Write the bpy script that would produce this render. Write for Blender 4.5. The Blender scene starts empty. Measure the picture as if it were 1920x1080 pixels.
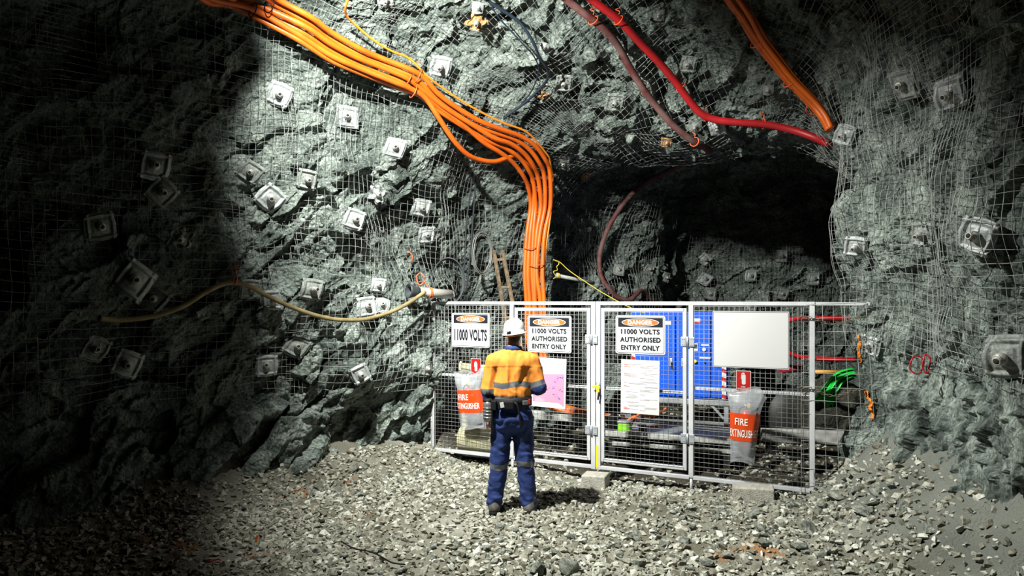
import bpy, bmesh, math, random
import numpy as np
from mathutils import Vector, Matrix
from mathutils.bvhtree import BVHTree

C = bpy.context.scene.collection
SC = bpy.context.scene
random.seed(7)
RNG = np.random.default_rng(11)

# ------------------------------------------------------------------ camera
FPX = 1280.0            # focal length in pixels of the 1920 px frame
HORIZON = 563.0
CAM_H = 2.0
cd = bpy.data.cameras.new('camera')
cam = bpy.data.objects.new('camera', cd)
C.objects.link(cam)
cam.location = (0, 0, CAM_H)
cam.rotation_euler = (math.radians(90), 0, 0)
cd.sensor_width = 36.0
cd.lens = 36.0 * FPX / 1920.0
cd.shift_y = (HORIZON - 540.0) / 1920.0
cd.clip_end = 100
SC.camera = cam

# ------------------------------------------------------------------ world, lamp, exposure
w = bpy.data.worlds.new('world')
SC.world = w
w.use_nodes = True
w.node_tree.nodes['Background'].inputs[0].default_value = (0.0, 0.0, 0.0, 1)
w.node_tree.nodes['Background'].inputs[1].default_value = 0.0
SC.view_settings.view_transform = 'Standard'
SC.view_settings.look = 'None'
SC.view_settings.exposure = 0.0
SC.cycles.diffuse_bounces = 1
SC.view_settings.gamma = 1.0
SC.view_settings.use_curve_mapping = False

# unseen floodlight up and left of the picture, second head added to spread the light
LAMP = Vector((-1.55, 5.1, 5.12))
for _k, (_aim, _watt, _ang, _bl) in enumerate((((0.22, 0.91, -0.36), 2200, 98, 0.70), ((0.50, 0.385, -0.78), 3350, 98, 0.90))):
    ld = bpy.data.lights.new('floodlight', 'SPOT')
    ld.energy = _watt
    ld.color = (1.0, 0.985, 0.93)
    ld.spot_size = math.radians(_ang)
    ld.spot_blend = _bl
    ld.shadow_soft_size = 0.05
    lo = bpy.data.objects.new('floodlight', ld)
    C.objects.link(lo)
    lo.location = LAMP + Vector((0.14 * _k, -0.05 * _k, 0))
    lo.rotation_euler = Vector(_aim).to_track_quat('-Z', 'Y').to_euler()


def at(px, py, Y):
    return Vector(((px - 960.0) / FPX * Y, Y, CAM_H + (HORIZON - py) / FPX * Y))


# ------------------------------------------------------------------ materials
def new_mat(name):
    m = bpy.data.materials.new(name)
    m.use_nodes = True
    nt = m.node_tree
    return m, nt, nt.nodes['Principled BSDF'], nt.nodes, nt.links


def mat(name, col, rough=0.6, metal=0.0, var=0.0, scale=20.0, bump=0.0, bscale=60.0, spec=0.5, trans=0.0, alpha=1.0, col2=None):
    m, nt, b, N, L = new_mat(name)
    b.inputs['Base Color'].default_value = (*col, 1)
    b.inputs['Roughness'].default_value = rough
    b.inputs['Metallic'].default_value = metal
    b.inputs['Specular IOR Level'].default_value = spec
    b.inputs['Transmission Weight'].default_value = trans
    b.inputs['Alpha'].default_value = alpha
    if var > 0 or col2:
        tc = N.new('ShaderNodeTexCoord')
        no = N.new('ShaderNodeTexNoise')
        no.inputs['Scale'].default_value = scale
        no.inputs['Detail'].default_value = 6
        L.new(tc.outputs['Object'], no.inputs['Vector'])
        cr = N.new('ShaderNodeValToRGB')
        c2 = col2 if col2 else tuple(max(0, c * (1 - var)) for c in col)
        c1 = col if col2 else tuple(min(1, c * (1 + var * 0.5)) for c in col)
        cr.color_ramp.elements[0].position = 0.38
        cr.color_ramp.elements[1].position = 0.62
        cr.color_ramp.elements[0].color = (*c2, 1)
        cr.color_ramp.elements[1].color = (*c1, 1)
        L.new(no.outputs['Fac'], cr.inputs['Fac'])
        L.new(cr.outputs['Color'], b.inputs['Base Color'])
    if bump > 0:
        tc = N.new('ShaderNodeTexCoord')
        no = N.new('ShaderNodeTexNoise')
        no.inputs['Scale'].default_value = bscale
        no.inputs['Detail'].default_value = 5
        L.new(tc.outputs['Object'], no.inputs['Vector'])
        bp = N.new('ShaderNodeBump')
        bp.inputs['Strength'].default_value = bump
        bp.inputs['Distance'].default_value = 0.02
        L.new(no.outputs['Fac'], bp.inputs['Height'])
        L.new(bp.outputs['Normal'], b.inputs['Normal'])
    return m


def ramp(N, L, src, stops):
    cr = N.new('ShaderNodeValToRGB')
    e = cr.color_ramp.elements
    while len(e) < len(stops):
        e.new(0.5)
    for i, (p, c) in enumerate(stops):
        e[i].position = p
        e[i].color = (*c, 1)
    L.new(src, cr.inputs['Fac'])
    return cr


def rock_material(name, tint=(0.93, 1.0, 0.965), lightness=1.0):
    m, nt, b, N, L = new_mat(name)
    tc = N.new('ShaderNodeTexCoord')
    mp = N.new('ShaderNodeMapping')
    mp.inputs['Rotation'].default_value = (0.5, 0.7, 0.6)
    mp.inputs['Scale'].default_value = (1.0, 2.6, 1.5)
    L.new(tc.outputs['Object'], mp.inputs['Vector'])
    n1 = N.new('ShaderNodeTexNoise')
    n1.inputs['Scale'].default_value = 1.6
    n1.inputs['Detail'].default_value = 10
    n1.inputs['Roughness'].default_value = 0.68
    L.new(mp.outputs['Vector'], n1.inputs['Vector'])
    k = lightness

    def t(r, g, bb):
        return (r * tint[0] * k, g * tint[1] * k, bb * tint[2] * k)
    cr = ramp(N, L, n1.outputs['Fac'], [(0.30, t(0.04, 0.05, 0.045)), (0.43, t(0.15, 0.178, 0.162)), (0.54, t(0.33, 0.37, 0.34)), (0.68, t(0.60, 0.65, 0.60))])
    n2 = N.new('ShaderNodeTexNoise')
    n2.inputs['Scale'].default_value = 22
    n2.inputs['Detail'].default_value = 8
    L.new(mp.outputs['Vector'], n2.inputs['Vector'])
    cr2 = ramp(N, L, n2.outputs['Fac'], [(0.34, (0.45, 0.46, 0.45)), (0.62, (1.15, 1.15, 1.15))])
    mx = N.new('ShaderNodeMix')
    mx.data_type = 'RGBA'
    mx.blend_type = 'MULTIPLY'
    mx.inputs[0].default_value = 1.0
    L.new(cr.outputs['Color'], mx.inputs[6])
    L.new(cr2.outputs['Color'], mx.inputs[7])
    L.new(mx.outputs[2], b.inputs['Base Color'])
    b.inputs['Roughness'].default_value = 0.72
    b.inputs['Specular IOR Level'].default_value = 0.35
    v = N.new('ShaderNodeTexVoronoi')
    v.inputs['Scale'].default_value = 17
    L.new(mp.outputs['Vector'], v.inputs['Vector'])
    n3 = N.new('ShaderNodeTexNoise')
    n3.inputs['Scale'].default_value = 30
    n3.inputs['Detail'].default_value = 9
    n3.inputs['Roughness'].default_value = 0.7
    L.new(mp.outputs['Vector'], n3.inputs['Vector'])
    b1 = N.new('ShaderNodeBump')
    b1.inputs['Strength'].default_value = 0.9
    b1.inputs['Distance'].default_value = 0.045
    L.new(v.outputs['Distance'], b1.inputs['Height'])
    b2 = N.new('ShaderNodeBump')
    b2.inputs['Strength'].default_value = 0.9
    b2.inputs['Distance'].default_value = 0.03
    L.new(n3.outputs['Fac'], b2.inputs['Height'])
    L.new(b1.outputs['Normal'], b2.inputs['Normal'])
    L.new(b2.outputs['Normal'], b.inputs['Normal'])
    return m


# ------------------------------------------------------------------ object helpers
def tag(o, label=None, cat=None, group=None, kind=None):
    if label:
        o['label'] = label
    if cat:
        o['category'] = cat
    if group:
        o['group'] = group
    if kind:
        o['kind'] = kind
    return o


def link(o, parent=None):
    C.objects.link(o)
    if parent is not None:
        o.parent = parent
    return o


def thing(name, label, cat, loc=(0, 0, 0), rot=(0, 0, 0), group=None):
    o = bpy.data.objects.new(name, None)
    o.empty_display_size = 0.1
    link(o)
    o.location = loc
    o.rotation_euler = rot
    return tag(o, label, cat, group)


def mesh_np(name, V, F, m=None, parent=None, smooth=False):
    """V (n,3), F (k,3) or (k,4) arrays"""
    me = bpy.data.meshes.new(name)
    V = np.ascontiguousarray(V, dtype=np.float32)
    F = np.ascontiguousarray(F, dtype=np.int32)
    n = F.shape[1]
    me.vertices.add(len(V))
    me.vertices.foreach_set('co', V.ravel())
    me.loops.add(F.size)
    me.loops.foreach_set('vertex_index', F.ravel())
    me.polygons.add(len(F))
    me.polygons.foreach_set('loop_start', np.arange(0, F.size, n, dtype=np.int32))
    me.polygons.foreach_set('loop_total', np.full(len(F), n, dtype=np.int32))
    me.polygons.foreach_set('use_smooth', np.full(len(F), smooth, dtype=bool))
    me.update(calc_edges=True)
    me.validate()
    if m:
        me.materials.append(m)
    return link(bpy.data.objects.new(name, me), parent)


class MB:
    """collects shapes, builds ONE mesh object"""

    def __init__(self):
        self.bm = bmesh.new()

    def box(self, c, s, rot=None, bevel=0.0):
        M = Matrix.Translation(c)
        if rot is not None:
            M = M @ rot.to_4x4()
        M = M @ Matrix.Diagonal((s[0], s[1], s[2], 1))
        r = bmesh.ops.create_cube(self.bm, size=1.0, matrix=M)
        if bevel > 0:
            es = list({e for v in r['verts'] for e in v.link_edges})
            bmesh.ops.bevel(self.bm, geom=es, offset=bevel, segments=2, affect='EDGES', profile=0.5)
        return self

    def bar(self, a, b, w, h=None, up=Vector((0, 0, 1)), bevel=0.0):
        a, b = Vector(a), Vector(b)
        d = b - a
        x = d.normalized()
        y = up.cross(x)
        if y.length < 1e-4:
            y = Vector((0, 1, 0)).cross(x)
        y.normalize()
        z = x.cross(y)
        R = Matrix((x, y, z)).transposed()
        return self.box((a + b) / 2, (d.length, w, h or w), R, bevel)

    def tube(self, pts, r, sides=10, cap=True, closed=False):
        pts = [Vector(p) for p in pts]
        n = len(pts)
        rr = r if isinstance(r, (list, tuple)) else [r] * n
        rings = []
        prev = None
        for i, p in enumerate(pts):
            if closed:
                t = pts[(i + 1) % n] - pts[i - 1]
            else:
                t = pts[min(i + 1, n - 1)] - pts[max(i - 1, 0)]
            if t.length < 1e-9:
                t = Vector((0, 0, 1))
            t.normalize()
            if prev is None:
                a = Vector((0, 0, 1)) if abs(t.z) < 0.9 else Vector((1, 0, 0))
                u = t.cross(a).normalized()
            else:
                u = prev - t * prev.dot(t)
                if u.length < 1e-6:
                    u = t.orthogonal()
                u.normalize()
            prev = u
            v = t.cross(u)
            rings.append([self.bm.verts.new(p + (u * math.cos(2 * math.pi * k / sides) + v * math.sin(2 * math.pi * k / sides)) * rr[i]) for k in range(sides)])
        m = n if closed else n - 1
        for i in range(m):
            A, B = rings[i], rings[(i + 1) % n]
            for k in range(sides):
                f = self.bm.faces.new((A[k], A[(k + 1) % sides], B[(k + 1) % sides], B[k]))
                f.smooth = True
        if cap and not closed:
            self.bm.faces.new(list(reversed(rings[0])))
            self.bm.faces.new(rings[-1])
        return self

    def cyl(self, a, b, r, sides=20, r2=None):
        a, b = Vector(a), Vector(b)
        return self.tube([a, b], [r, r if r2 is None else r2], sides)

    def lathe(self, prof, M=None, sides=24):
        """prof: [(r, z)...] about local z"""
        M = M or Matrix()
        rings = []
        for r, z in prof:
            rings.append([self.bm.verts.new(M @ Vector((r * math.cos(2 * math.pi * k / sides), r * math.sin(2 * math.pi * k / sides), z))) for k in range(sides)])
        for A, B in zip(rings[:-1], rings[1:]):
            for k in range(sides):
                f = self.bm.faces.new((A[k], A[(k + 1) % sides], B[(k + 1) % sides], B[k]))
                f.smooth = True
        self.bm.faces.new(list(reversed(rings[0])))
        self.bm.faces.new(rings[-1])
        return self

    def poly(self, pts, thick, M=None):
        """pts 2D outline in local xz plane, extruded thick along local +y (towards -y front)"""
        M = M or Matrix()
        f0 = [self.bm.verts.new(M @ Vector((p[0], 0, p[1]))) for p in pts]
        f1 = [self.bm.verts.new(M @ Vector((p[0], -thick, p[1]))) for p in pts]
        n = len(pts)
        self.bm.faces.new(f0)
        self.bm.faces.new(list(reversed(f1)))
        for k in range(n):
            self.bm.faces.new((f0[k], f1[k], f1[(k + 1) % n], f0[(k + 1) % n]))
        return self

    def build(self, name, m, parent=None, smooth=None):
        bmesh.ops.recalc_face_normals(self.bm, faces=self.bm.faces[:])
        me = bpy.data.meshes.new(name)
        self.bm.to_mesh(me)
        self.bm.free()
        if m:
            me.materials.append(m)
        if smooth is not None:
            for p in me.polygons:
                p.use_smooth = smooth
        return link(bpy.data.objects.new(name, me), parent)


def spline(pts, n=8, closed=False):
    """Catmull-Rom through pts"""
    P = [Vector(p) for p in pts]
    out = []
    N = len(P)
    rng = range(N) if closed else range(N - 1)
    for i in rng:
        if closed:
            p0, p1, p2, p3 = P[i - 1], P[i], P[(i + 1) % N], P[(i + 2) % N]
        else:
            p1, p2 = P[i], P[i + 1]
            p0 = P[i - 1] if i > 0 else p1 * 2 - p2
            p3 = P[i + 2] if i + 2 < N else p2 * 2 - p1
        for k in range(n):
            t = k / n
            out.append(0.5 * ((2 * p1) + (p2 - p0) * t + (2 * p0 - 5 * p1 + 4 * p2 - p3) * t * t + (3 * p1 - p0 - 3 * p2 + p3) * t ** 3))
    if not closed:
        out.append(P[-1])
    return out


def copy_tree(o, parent=None):
    c = o.copy()
    C.objects.link(c)
    if parent is not None:
        c.parent = parent
    for ch in list(o.children):
        copy_tree(ch, c)
    return c


def text_mesh(body, width, height, bold=0.0, depth=0.001):
    """flat lettering fitted to width x height, centred, in the local xz plane facing -y"""
    cu = bpy.data.curves.new('lettering', 'FONT')
    cu.body = body
    cu.align_x = 'CENTER'
    cu.align_y = 'CENTER'
    cu.offset = bold
    cu.resolution_u = 4
    cu.space_character = 1.0 + 2.2 * bold
    tmp = bpy.data.objects.new('lettering_tmp', cu)
    C.objects.link(tmp)
    dg = bpy.context.evaluated_depsgraph_get()
    me = bpy.data.meshes.new_from_object(tmp.evaluated_get(dg))
    bpy.data.objects.remove(tmp)
    bpy.data.curves.remove(cu)
    n = len(me.vertices)
    co = np.empty(n * 3)
    me.vertices.foreach_get('co', co)
    co = co.reshape(-1, 3)
    mn, mx = co.min(0), co.max(0)
    x = (co[:, 0] - (mn[0] + mx[0]) / 2) / (mx[0] - mn[0]) * width
    z = (co[:, 1] - (mn[1] + mx[1]) / 2) / (mx[1] - mn[1]) * height
    me.vertices.foreach_set('co', np.stack([x, np.zeros(n), z], 1).ravel())
    me.materials.clear()
    me.update()
    return me


# ------------------------------------------------------------------ numpy noise
def h3(ix, iy, iz, seed):
    h = (ix.astype(np.int64) * 73856093) ^ (iy.astype(np.int64) * 19349663) ^ (iz.astype(np.int64) * 83492791) ^ (seed * 2654435761)
    h = (h & 0xffffffff).astype(np.uint64)
    h = ((h ^ (h >> np.uint64(16))) * np.uint64(0x45d9f3b)) & np.uint64(0xffffffff)
    h = ((h ^ (h >> np.uint64(16))) * np.uint64(0x45d9f3b)) & np.uint64(0xffffffff)
    h = h ^ (h >> np.uint64(16))
    return h.astype(np.float64) / 4294967295.0


def vnoise(P, seed=0):
    """value noise in [-1,1]"""
    I = np.floor(P)
    f = P - I
    f = f * f * f * (f * (f * 6 - 15) + 10)
    I = I.astype(np.int64)
    r = 0
    for dx in (0, 1):
        wx = f[:, 0] if dx else 1 - f[:, 0]
        for dy in (0, 1):
            wy = f[:, 1] if dy else 1 - f[:, 1]
            for dz in (0, 1):
                wz = f[:, 2] if dz else 1 - f[:, 2]
                r = r + wx * wy * wz * h3(I[:, 0] + dx, I[:, 1] + dy, I[:, 2] + dz, seed)
    return r * 2 - 1


def fbm(P, seed=0, oct=4, gain=0.5):
    r, a = 0, 1.0
    for o in range(oct):
        r = r + a * vnoise(P * (2.0 ** o) + 17.3 * o, seed + o)
        a *= gain
    return r


def facet(P, seed=0, tilt=1.0):
    """broken-rock relief: every random cell is its own tilted plane"""
    I = np.floor(P).astype(np.int64)
    n = len(P)
    best = np.full(n, 1e9)
    val = np.zeros(n)
    for dx in (-1, 0, 1):
        for dy in (-1, 0, 1):
            for dz in (-1, 0, 1):
                ix, iy, iz = I[:, 0] + dx, I[:, 1] + dy, I[:, 2] + dz
                c = np.stack([ix + h3(ix, iy, iz, seed + 1), iy + h3(ix, iy, iz, seed + 2), iz + h3(ix, iy, iz, seed + 3)], 1)
                d = P - c
                d2 = (d * d).sum(1)
                g = np.stack([h3(ix, iy, iz, seed + 4), h3(ix, iy, iz, seed + 5), h3(ix, iy, iz, seed + 6)], 1) * 2 - 1
                v = (h3(ix, iy, iz, seed + 7) * 2 - 1) + tilt * (g * d).sum(1)
                k = d2 < best
                best = np.where(k, d2, best)
                val = np.where(k, v, val)
    return val


def surface_nets(f, org, h):
    """quads of the zero level of grid f (nx,ny,nz); inside is negative"""
    s = f < 0
    nx, ny, nz = f.shape
    acc = np.zeros((nx - 1, ny - 1, nz - 1, 3), dtype=np.float64)
    cnt = np.zeros((nx - 1, ny - 1, nz - 1), dtype=np.int32)
    offs = [(0, 0, 0), (1, 0, 0), (0, 1, 0), (1, 1, 0), (0, 0, 1), (1, 0, 1), (0, 1, 1), (1, 1, 1)]

    def sl(o, A):
        return A[o[0]:nx - 1 + o[0], o[1]:ny - 1 + o[1], o[2]:nz - 1 + o[2]]
    act = np.zeros((nx - 1, ny - 1, nz - 1), dtype=bool)
    s0 = sl((0, 0, 0), s)
    for o in offs[1:]:
        act |= sl(o, s) != s0
    idx = np.argwhere(act)
    vals = np.stack([f[idx[:, 0] + o[0], idx[:, 1] + o[1], idx[:, 2] + o[2]] for o in offs], 1)
    pos = np.zeros((len(idx), 3))
    c = np.zeros(len(idx))
    O = np.array(offs, dtype=float)
    for a in range(8):
        for b in range(a + 1, 8):
            if np.abs(O[a] - O[b]).sum() == 1:
                va, vb = vals[:, a], vals[:, b]
                k = (va < 0) != (vb < 0)
                den = np.where(k, va - vb, 1.0)
                t = np.where(k, va / den, 0)
                pos += np.where(k[:, None], O[a] + t[:, None] * (O[b] - O[a]), 0)
                c += k
    V = (idx + pos / c[:, None]) * h + np.array(org)
    vid = np.full((nx - 1, ny - 1, nz - 1), -1, dtype=np.int64)
    vid[idx[:, 0], idx[:, 1], idx[:, 2]] = np.arange(len(idx))
    Q = []
    for ax in range(3):
        d = [0, 0, 0]
        d[ax] = 1
        A = s[:nx - d[0], :ny - d[1], :nz - d[2]]
        B = s[d[0]:, d[1]:, d[2]:]
        e = np.argwhere(A != B)
        u, v = [(1, 2), (2, 0), (0, 1)][ax]
        ok = (e[:, u] > 0) & (e[:, v] > 0) & (e[:, u] < f.shape[u] - 1) & (e[:, v] < f.shape[v] - 1)
        e = e[ok]
        du = np.zeros(3, int)
        du[u] = 1
        dv = np.zeros(3, int)
        dv[v] = 1
        q = np.stack([vid[tuple((e - du - dv).T)], vid[tuple((e - dv).T)], vid[tuple(e.T)], vid[tuple((e - du).T)]], 1)
        flip = ~s[tuple(e.T)]
        q[flip] = q[flip][:, ::-1]
        Q.append(q)
    Q = np.concatenate(Q)
    Q = Q[(Q >= 0).all(1)]
    return V, Q


def smooth_pass(V, F, it=1, lam=0.5):
    n, k = len(V), F.shape[1]
    I = np.concatenate([F[:, a] for a in range(k)] + [F[:, (a + 1) % k] for a in range(k)])
    J = np.concatenate([F[:, (a + 1) % k] for a in range(k)] + [F[:, a] for a in range(k)])
    c = np.maximum(np.bincount(I, minlength=n), 1)[:, None]
    used = np.bincount(I, minlength=n) > 0
    for _ in range(it):
        S = np.stack([np.bincount(I, V[J, d], n) for d in range(3)], 1)
        V = np.where(used[:, None], V + lam * (S / c - V), V)
    return V


def vnormals(V, F):
    if F.shape[1] == 4:
        fn = np.cross(V[F[:, 2]] - V[F[:, 0]], V[F[:, 3]] - V[F[:, 1]])
    else:
        fn = np.cross(V[F[:, 1]] - V[F[:, 0]], V[F[:, 2]] - V[F[:, 0]])
    I = F.T.ravel()
    N = np.stack([np.bincount(I, np.tile(fn[:, d], F.shape[1]), len(V)) for d in range(3)], 1)
    return N / np.maximum(np.linalg.norm(N, axis=1), 1e-12)[:, None]


def subdivide(V, Q):
    E = np.concatenate([Q[:, [a, (a + 1) % 4]] for a in range(4)])
    E.sort(axis=1)
    U, inv = np.unique(E, axis=0, return_inverse=True)
    inv = inv.ravel()
    n, m, k = len(V), len(U), len(Q)
    V2 = np.concatenate([V, V[U].mean(1), V[Q].mean(1)])
    e = [inv[a * k:(a + 1) * k] + n for a in range(4)]
    c = np.arange(k) + n + m
    R = np.concatenate([np.stack([Q[:, a], e[a], c, e[a - 1]], 1) for a in range(4)])
    return V2, R
# ------------------------------------------------------------------ the excavation: one smooth cavity, then broken rock relief on it
LEFT = np.array([(-7.5, 0.5), (-5.7, 4.2), (-4.2, 5.95), (-2.5, 7.5), (-1.4, 8.65), (-0.98, 9.1), (-0.78, 9.85), (0.1, 10.55), (1.0, 11.25), (2.2, 12.3), (2.9, 13.2), (3.5, 13.9), (7.2, 14.4)])
RIGHT = np.array([(3.75, 0.5), (3.5, 4.2), (3.5, 5.4), (3.58, 6.6), (3.78, 7.3), (4.3, 8.0), (5.4, 9.2), (7.7, 12.0)])
POLY = np.concatenate([LEFT, RIGHT[::-1]])
F0 = np.array([-1.02, 8.85])
FDIR = np.array([0.9010, -0.4338])
FNRM = np.array([0.4338, 0.9010])


def seg_dist(P, poly, closed):
    n = len(poly)
    best = np.full(len(P), 1e9)
    arc = np.zeros(len(P))
    a0 = 0.0
    for i in range(n if closed else n - 1):
        a, b = poly[i], poly[(i + 1) % n]
        d = b - a
        L = math.hypot(*d)
        t = np.clip(((P - a) @ d) / L ** 2, 0, 1)
        q = P - a - t[:, None] * d
        dd = np.hypot(q[:, 0], q[:, 1])
        k = dd < best
        best = np.where(k, dd, best)
        arc = np.where(k, a0 + t * L, arc)
        a0 += L
    return best, arc


def poly_sd(P):
    d, _ = seg_dist(P, POLY, True)
    ins = np.zeros(len(P), bool)
    n = len(POLY)
    for i in range(n):
        a, b = POLY[i], POLY[(i + 1) % n]
        c = ((a[1] > P[:, 1]) != (b[1] > P[:, 1]))
        xi = (b[0] - a[0]) * (P[:, 1] - a[1]) / (b[1] - a[1] + 1e-12) + a[0]
        ins ^= c & (P[:, 0] < xi)
    return np.where(ins, -d, d)


def sstep(a, b, x):
    t = np.clip((x - a) / (b - a), 0, 1)
    return t * t * (3 - 2 * t)


HS = 0.055
GX = np.arange(-6.4, 7.4, HS)
GY = np.arange(2.4, 15.0, HS)
GZ = np.arange(-0.5, 6.3, HS)


def roof_h(x, y):
    q = (x - F0[0]) * FNRM[0] + (y - F0[1]) * FNRM[1]
    return 5.55 - 1.45 * sstep(-1.1, 2.1, q) - 0.35 * sstep(3.5, 8.0, x - 0.3 * y + 2.6) + 0.35 * sstep(2.1, 3.2, q)


def build_field():
    X, Y = np.meshgrid(GX, GY, indexing='ij')
    P2 = np.stack([X.ravel(), Y.ravel()], 1)
    # one distance table, sampled with a lean that depends on height
    sd0 = poly_sd(P2).reshape(X.shape)
    F = np.empty((len(GX), len(GY), len(GZ)))
    rf = roof_h(X, Y)
    R = 1.35
    for k, z in enumerate(GZ):
        sh = 0.035 * min(max(z - 0.3, 0), 3.0)
        lean = sh * sstep(1.8, 3.2, X) * sstep(9.5, 7.5, Y)      # the right-hand pillar overhangs the opening
        xi = np.clip((X + lean - GX[0]) / HS, 0, len(GX) - 1.001)
        i0 = xi.astype(int)
        t = xi - i0
        J = np.arange(len(GY))[None, :].repeat(len(GX), 0)
        a = sd0[i0, J] * (1 - t) + sd0[i0 + 1, J] * t
        a = a + 0.22 * sstep(1.3, -0.2, z) * sstep(8.5, 7.5, Y) * sstep(1.0, -1.0, X)   # toe of the left wall
        b = z - rf
        q = np.maximum(a + R, 0)
        p = np.maximum(b + R, 0)
        F[:, :, k] = np.minimum(np.maximum(a + R, b + R), 0) + np.hypot(q, p) - R
    band = np.abs(F) < 0.75
    I = np.argwhere(band)
    P = np.stack([GX[I[:, 0]], GY[I[:, 1]], GZ[I[:, 2]]], 1)
    F[band] += 0.20 * fbm(P / 1.5, 3, 3, 0.5)
    # unseen lump of rock, added beside the floodlight to shade the upper left wall
    A, B = np.array([-1.97, 5.48, 5.75]), np.array([-2.00, 5.52, 5.03])
    I = np.argwhere((np.abs(GX[:, None, None] + 1.95) < .9) & (np.abs(GY[None, :, None] - 5.5) < .9) & (GZ[None, None, :] > 4.2))
    P = np.stack([GX[I[:, 0]], GY[I[:, 1]], GZ[I[:, 2]]], 1)
    t = np.clip((P - A) @ (B - A) / ((B - A) @ (B - A)), 0, 1)
    lump = (0.26 - 0.04 * t) - np.linalg.norm(P - A - t[:, None] * (B - A), axis=1)
    ix = tuple(I.T)
    F[ix] = np.maximum(F[ix], lump)
    return F


FIELD = build_field()
SV, SQ = surface_nets(FIELD, (GX[0], GY[0], GZ[0]), HS)
SV = smooth_pass(SV, SQ, 2)
SN = vnormals(SV, SQ)
# make the normals point into the cavity
_c = np.array([0.0, 7.0, 2.0])
if ((SN * (_c - SV)).sum(1) > 0).mean() < 0.5:
    SQ = SQ[:, ::-1]
    SN = -SN
BVH_S = BVHTree.FromPolygons([Vector(v) for v in SV], SQ.tolist())

V2, Q2 = subdivide(SV, SQ)
V2 = smooth_pass(V2, Q2, 1)
N2 = vnormals(V2, Q2)


def qline(x, y):
    return (x - F0[0]) * FNRM[0] + (y - F0[1]) * FNRM[1]


def bedding(P, sx, sy, sz):
    a, b = math.radians(38), math.radians(-42)
    Rz = np.array([[math.cos(b), -math.sin(b), 0], [math.sin(b), math.cos(b), 0], [0, 0, 1]])
    Ry = np.array([[math.cos(a), 0, math.sin(a)], [0, 1, 0], [-math.sin(a), 0, math.cos(a)]])
    return (P @ Rz.T @ Ry.T) / np.array([sx, sy, sz])


def relief(P, fine=False):
    wob = np.stack([vnoise(P * 2.2, 40), vnoise(P * 2.2, 41), vnoise(P * 2.2, 42)], 1) * 0.10
    W = P + wob
    r = (P[:, 0] > 2.6) & (qline(P[:, 0], P[:, 1]) < 2.0)

    RT = np.array([[.8, .6, 0], [-.55, .75, .36], [.22, -.29, .93]])

    def bed(a, b, c):
        B = bedding(W, a, b, c)
        B[r] = (W @ RT.T / np.array([b, b, a * 0.8]))[r]       # the right-hand pillar is jointed upright
        return B
    d = 0.110 * facet(bed(0.95, 0.55, 0.42), 100, 0.9) * np.where(r, .65, 1)
    d += 0.054 * facet(bed(0.42, 0.24, 0.20), 200, 1.1) * np.where(r, .8, 1)
    d += 0.022 * facet(bed(0.19, 0.11, 0.10), 300, 1.2) * np.where(r, 1.1, 1)
    if fine:
        d += 0.0085 * facet(bed(0.085, 0.055, 0.050), 400, 1.2)
    d += 0.012 * fbm(P * 9, 60, 2)
    return d


def rough(V, N, fine):
    return V + N * (relief(V, fine) - 0.05)[:, None]


VR = rough(V2, N2, False)
BVH_R = BVHTree.FromPolygons([Vector(v) for v in VR], Q2.tolist())
# the rock near the lamp is broken up more finely
_c2 = V2[Q2].mean(1)
_near = (_c2[:, 1] < 11.0) & (_c2[:, 1] > 4.3) & (_c2[:, 0] > -4.6) & (_c2[:, 0] < 4.6) & (_c2[:, 2] > -0.15)
V3, Q3 = subdivide(V2, Q2[_near])
N3 = np.concatenate([N2, np.zeros((len(V3) - len(V2), 3))])
_n3 = vnormals(V3, Q3)
N3[len(V2):] = _n3[len(V2):]
_used = np.unique(Q3)
VF = V3.copy()
VF[_used] = rough(V3[_used], N3[_used], True)
VF = smooth_pass(VF, Q3, 1, 0.45)
ROCK = [(VR, Q2[~_near], N2), (VF, Q3, N3)]


M_ROCK = rock_material('grey_green_rock')
WV, WQ, WC, base = [], [], [], 0
for V_, Q_, N_ in ROCK:
    fc = V_[Q_].mean(1)
    fnz = N_[Q_].mean(1)[:, 2]
    qf = qline(fc[:, 0], fc[:, 1])
    cls = np.zeros(len(Q_), int)
    cls[(fc[:, 0] > 1.9) & (qf < 2.2)] = 1
    cls[(qf >= 2.2)] = 2
    cls[(fnz < -0.62) & (fc[:, 2] > 3.2)] = 3
    WV.append(V_)
    WQ.append(Q_ + base)
    WC.append(cls)
    base += len(V_)
WV, WQ, WC = np.concatenate(WV), np.concatenate(WQ), np.concatenate(WC)
for k, nm in enumerate(('wall_left', 'wall_right', 'wall_back', 'ceiling')):
    f = WQ[WC == k]
    u, inv = np.unique(f, return_inverse=True)
    tag(mesh_np(nm, WV[u], inv.reshape(f.shape), M_ROCK, smooth=False), kind='structure')

# ------------------------------------------------------------------ floor
FH = 0.06
fx = np.arange(-6.4, 7.6, FH)
fy = np.arange(2.4, 15.0, FH)


def floor_z(x, y):
    P = np.stack([x, y], 1)
    sd = -poly_sd(P)
    p3 = np.stack([x, y, np.zeros_like(x)], 1)
    z = 0.035 * fbm(p3 / 1.3, 70, 4) + sstep(0.0, 0.5, qline(x, y)) * 0.05 * fbm(p3 * 3.2, 77, 3)
    right = sstep(1.5, 2.6, x) * sstep(7.9, 6.6, y)
    z = z + right * (0.66 * np.clip(1 - sd / 0.80, 0, 1.4) ** 1.25 + np.clip(1.2 - sd, 0, .6) * (.10 * fbm(p3 * 3.0, 75, 4)))
    z = z + (1 - right) * 0.26 * np.clip(1 - sd / 0.6, 0, 1.5) ** 1.5 * sstep(1.6, 0.5, qline(x, y))
    z = z - 0.05 * sstep(-1.2, -0.2, qline(x, y)) * sstep(2.6, 1.6, x)
    return z - 0.02


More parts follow.
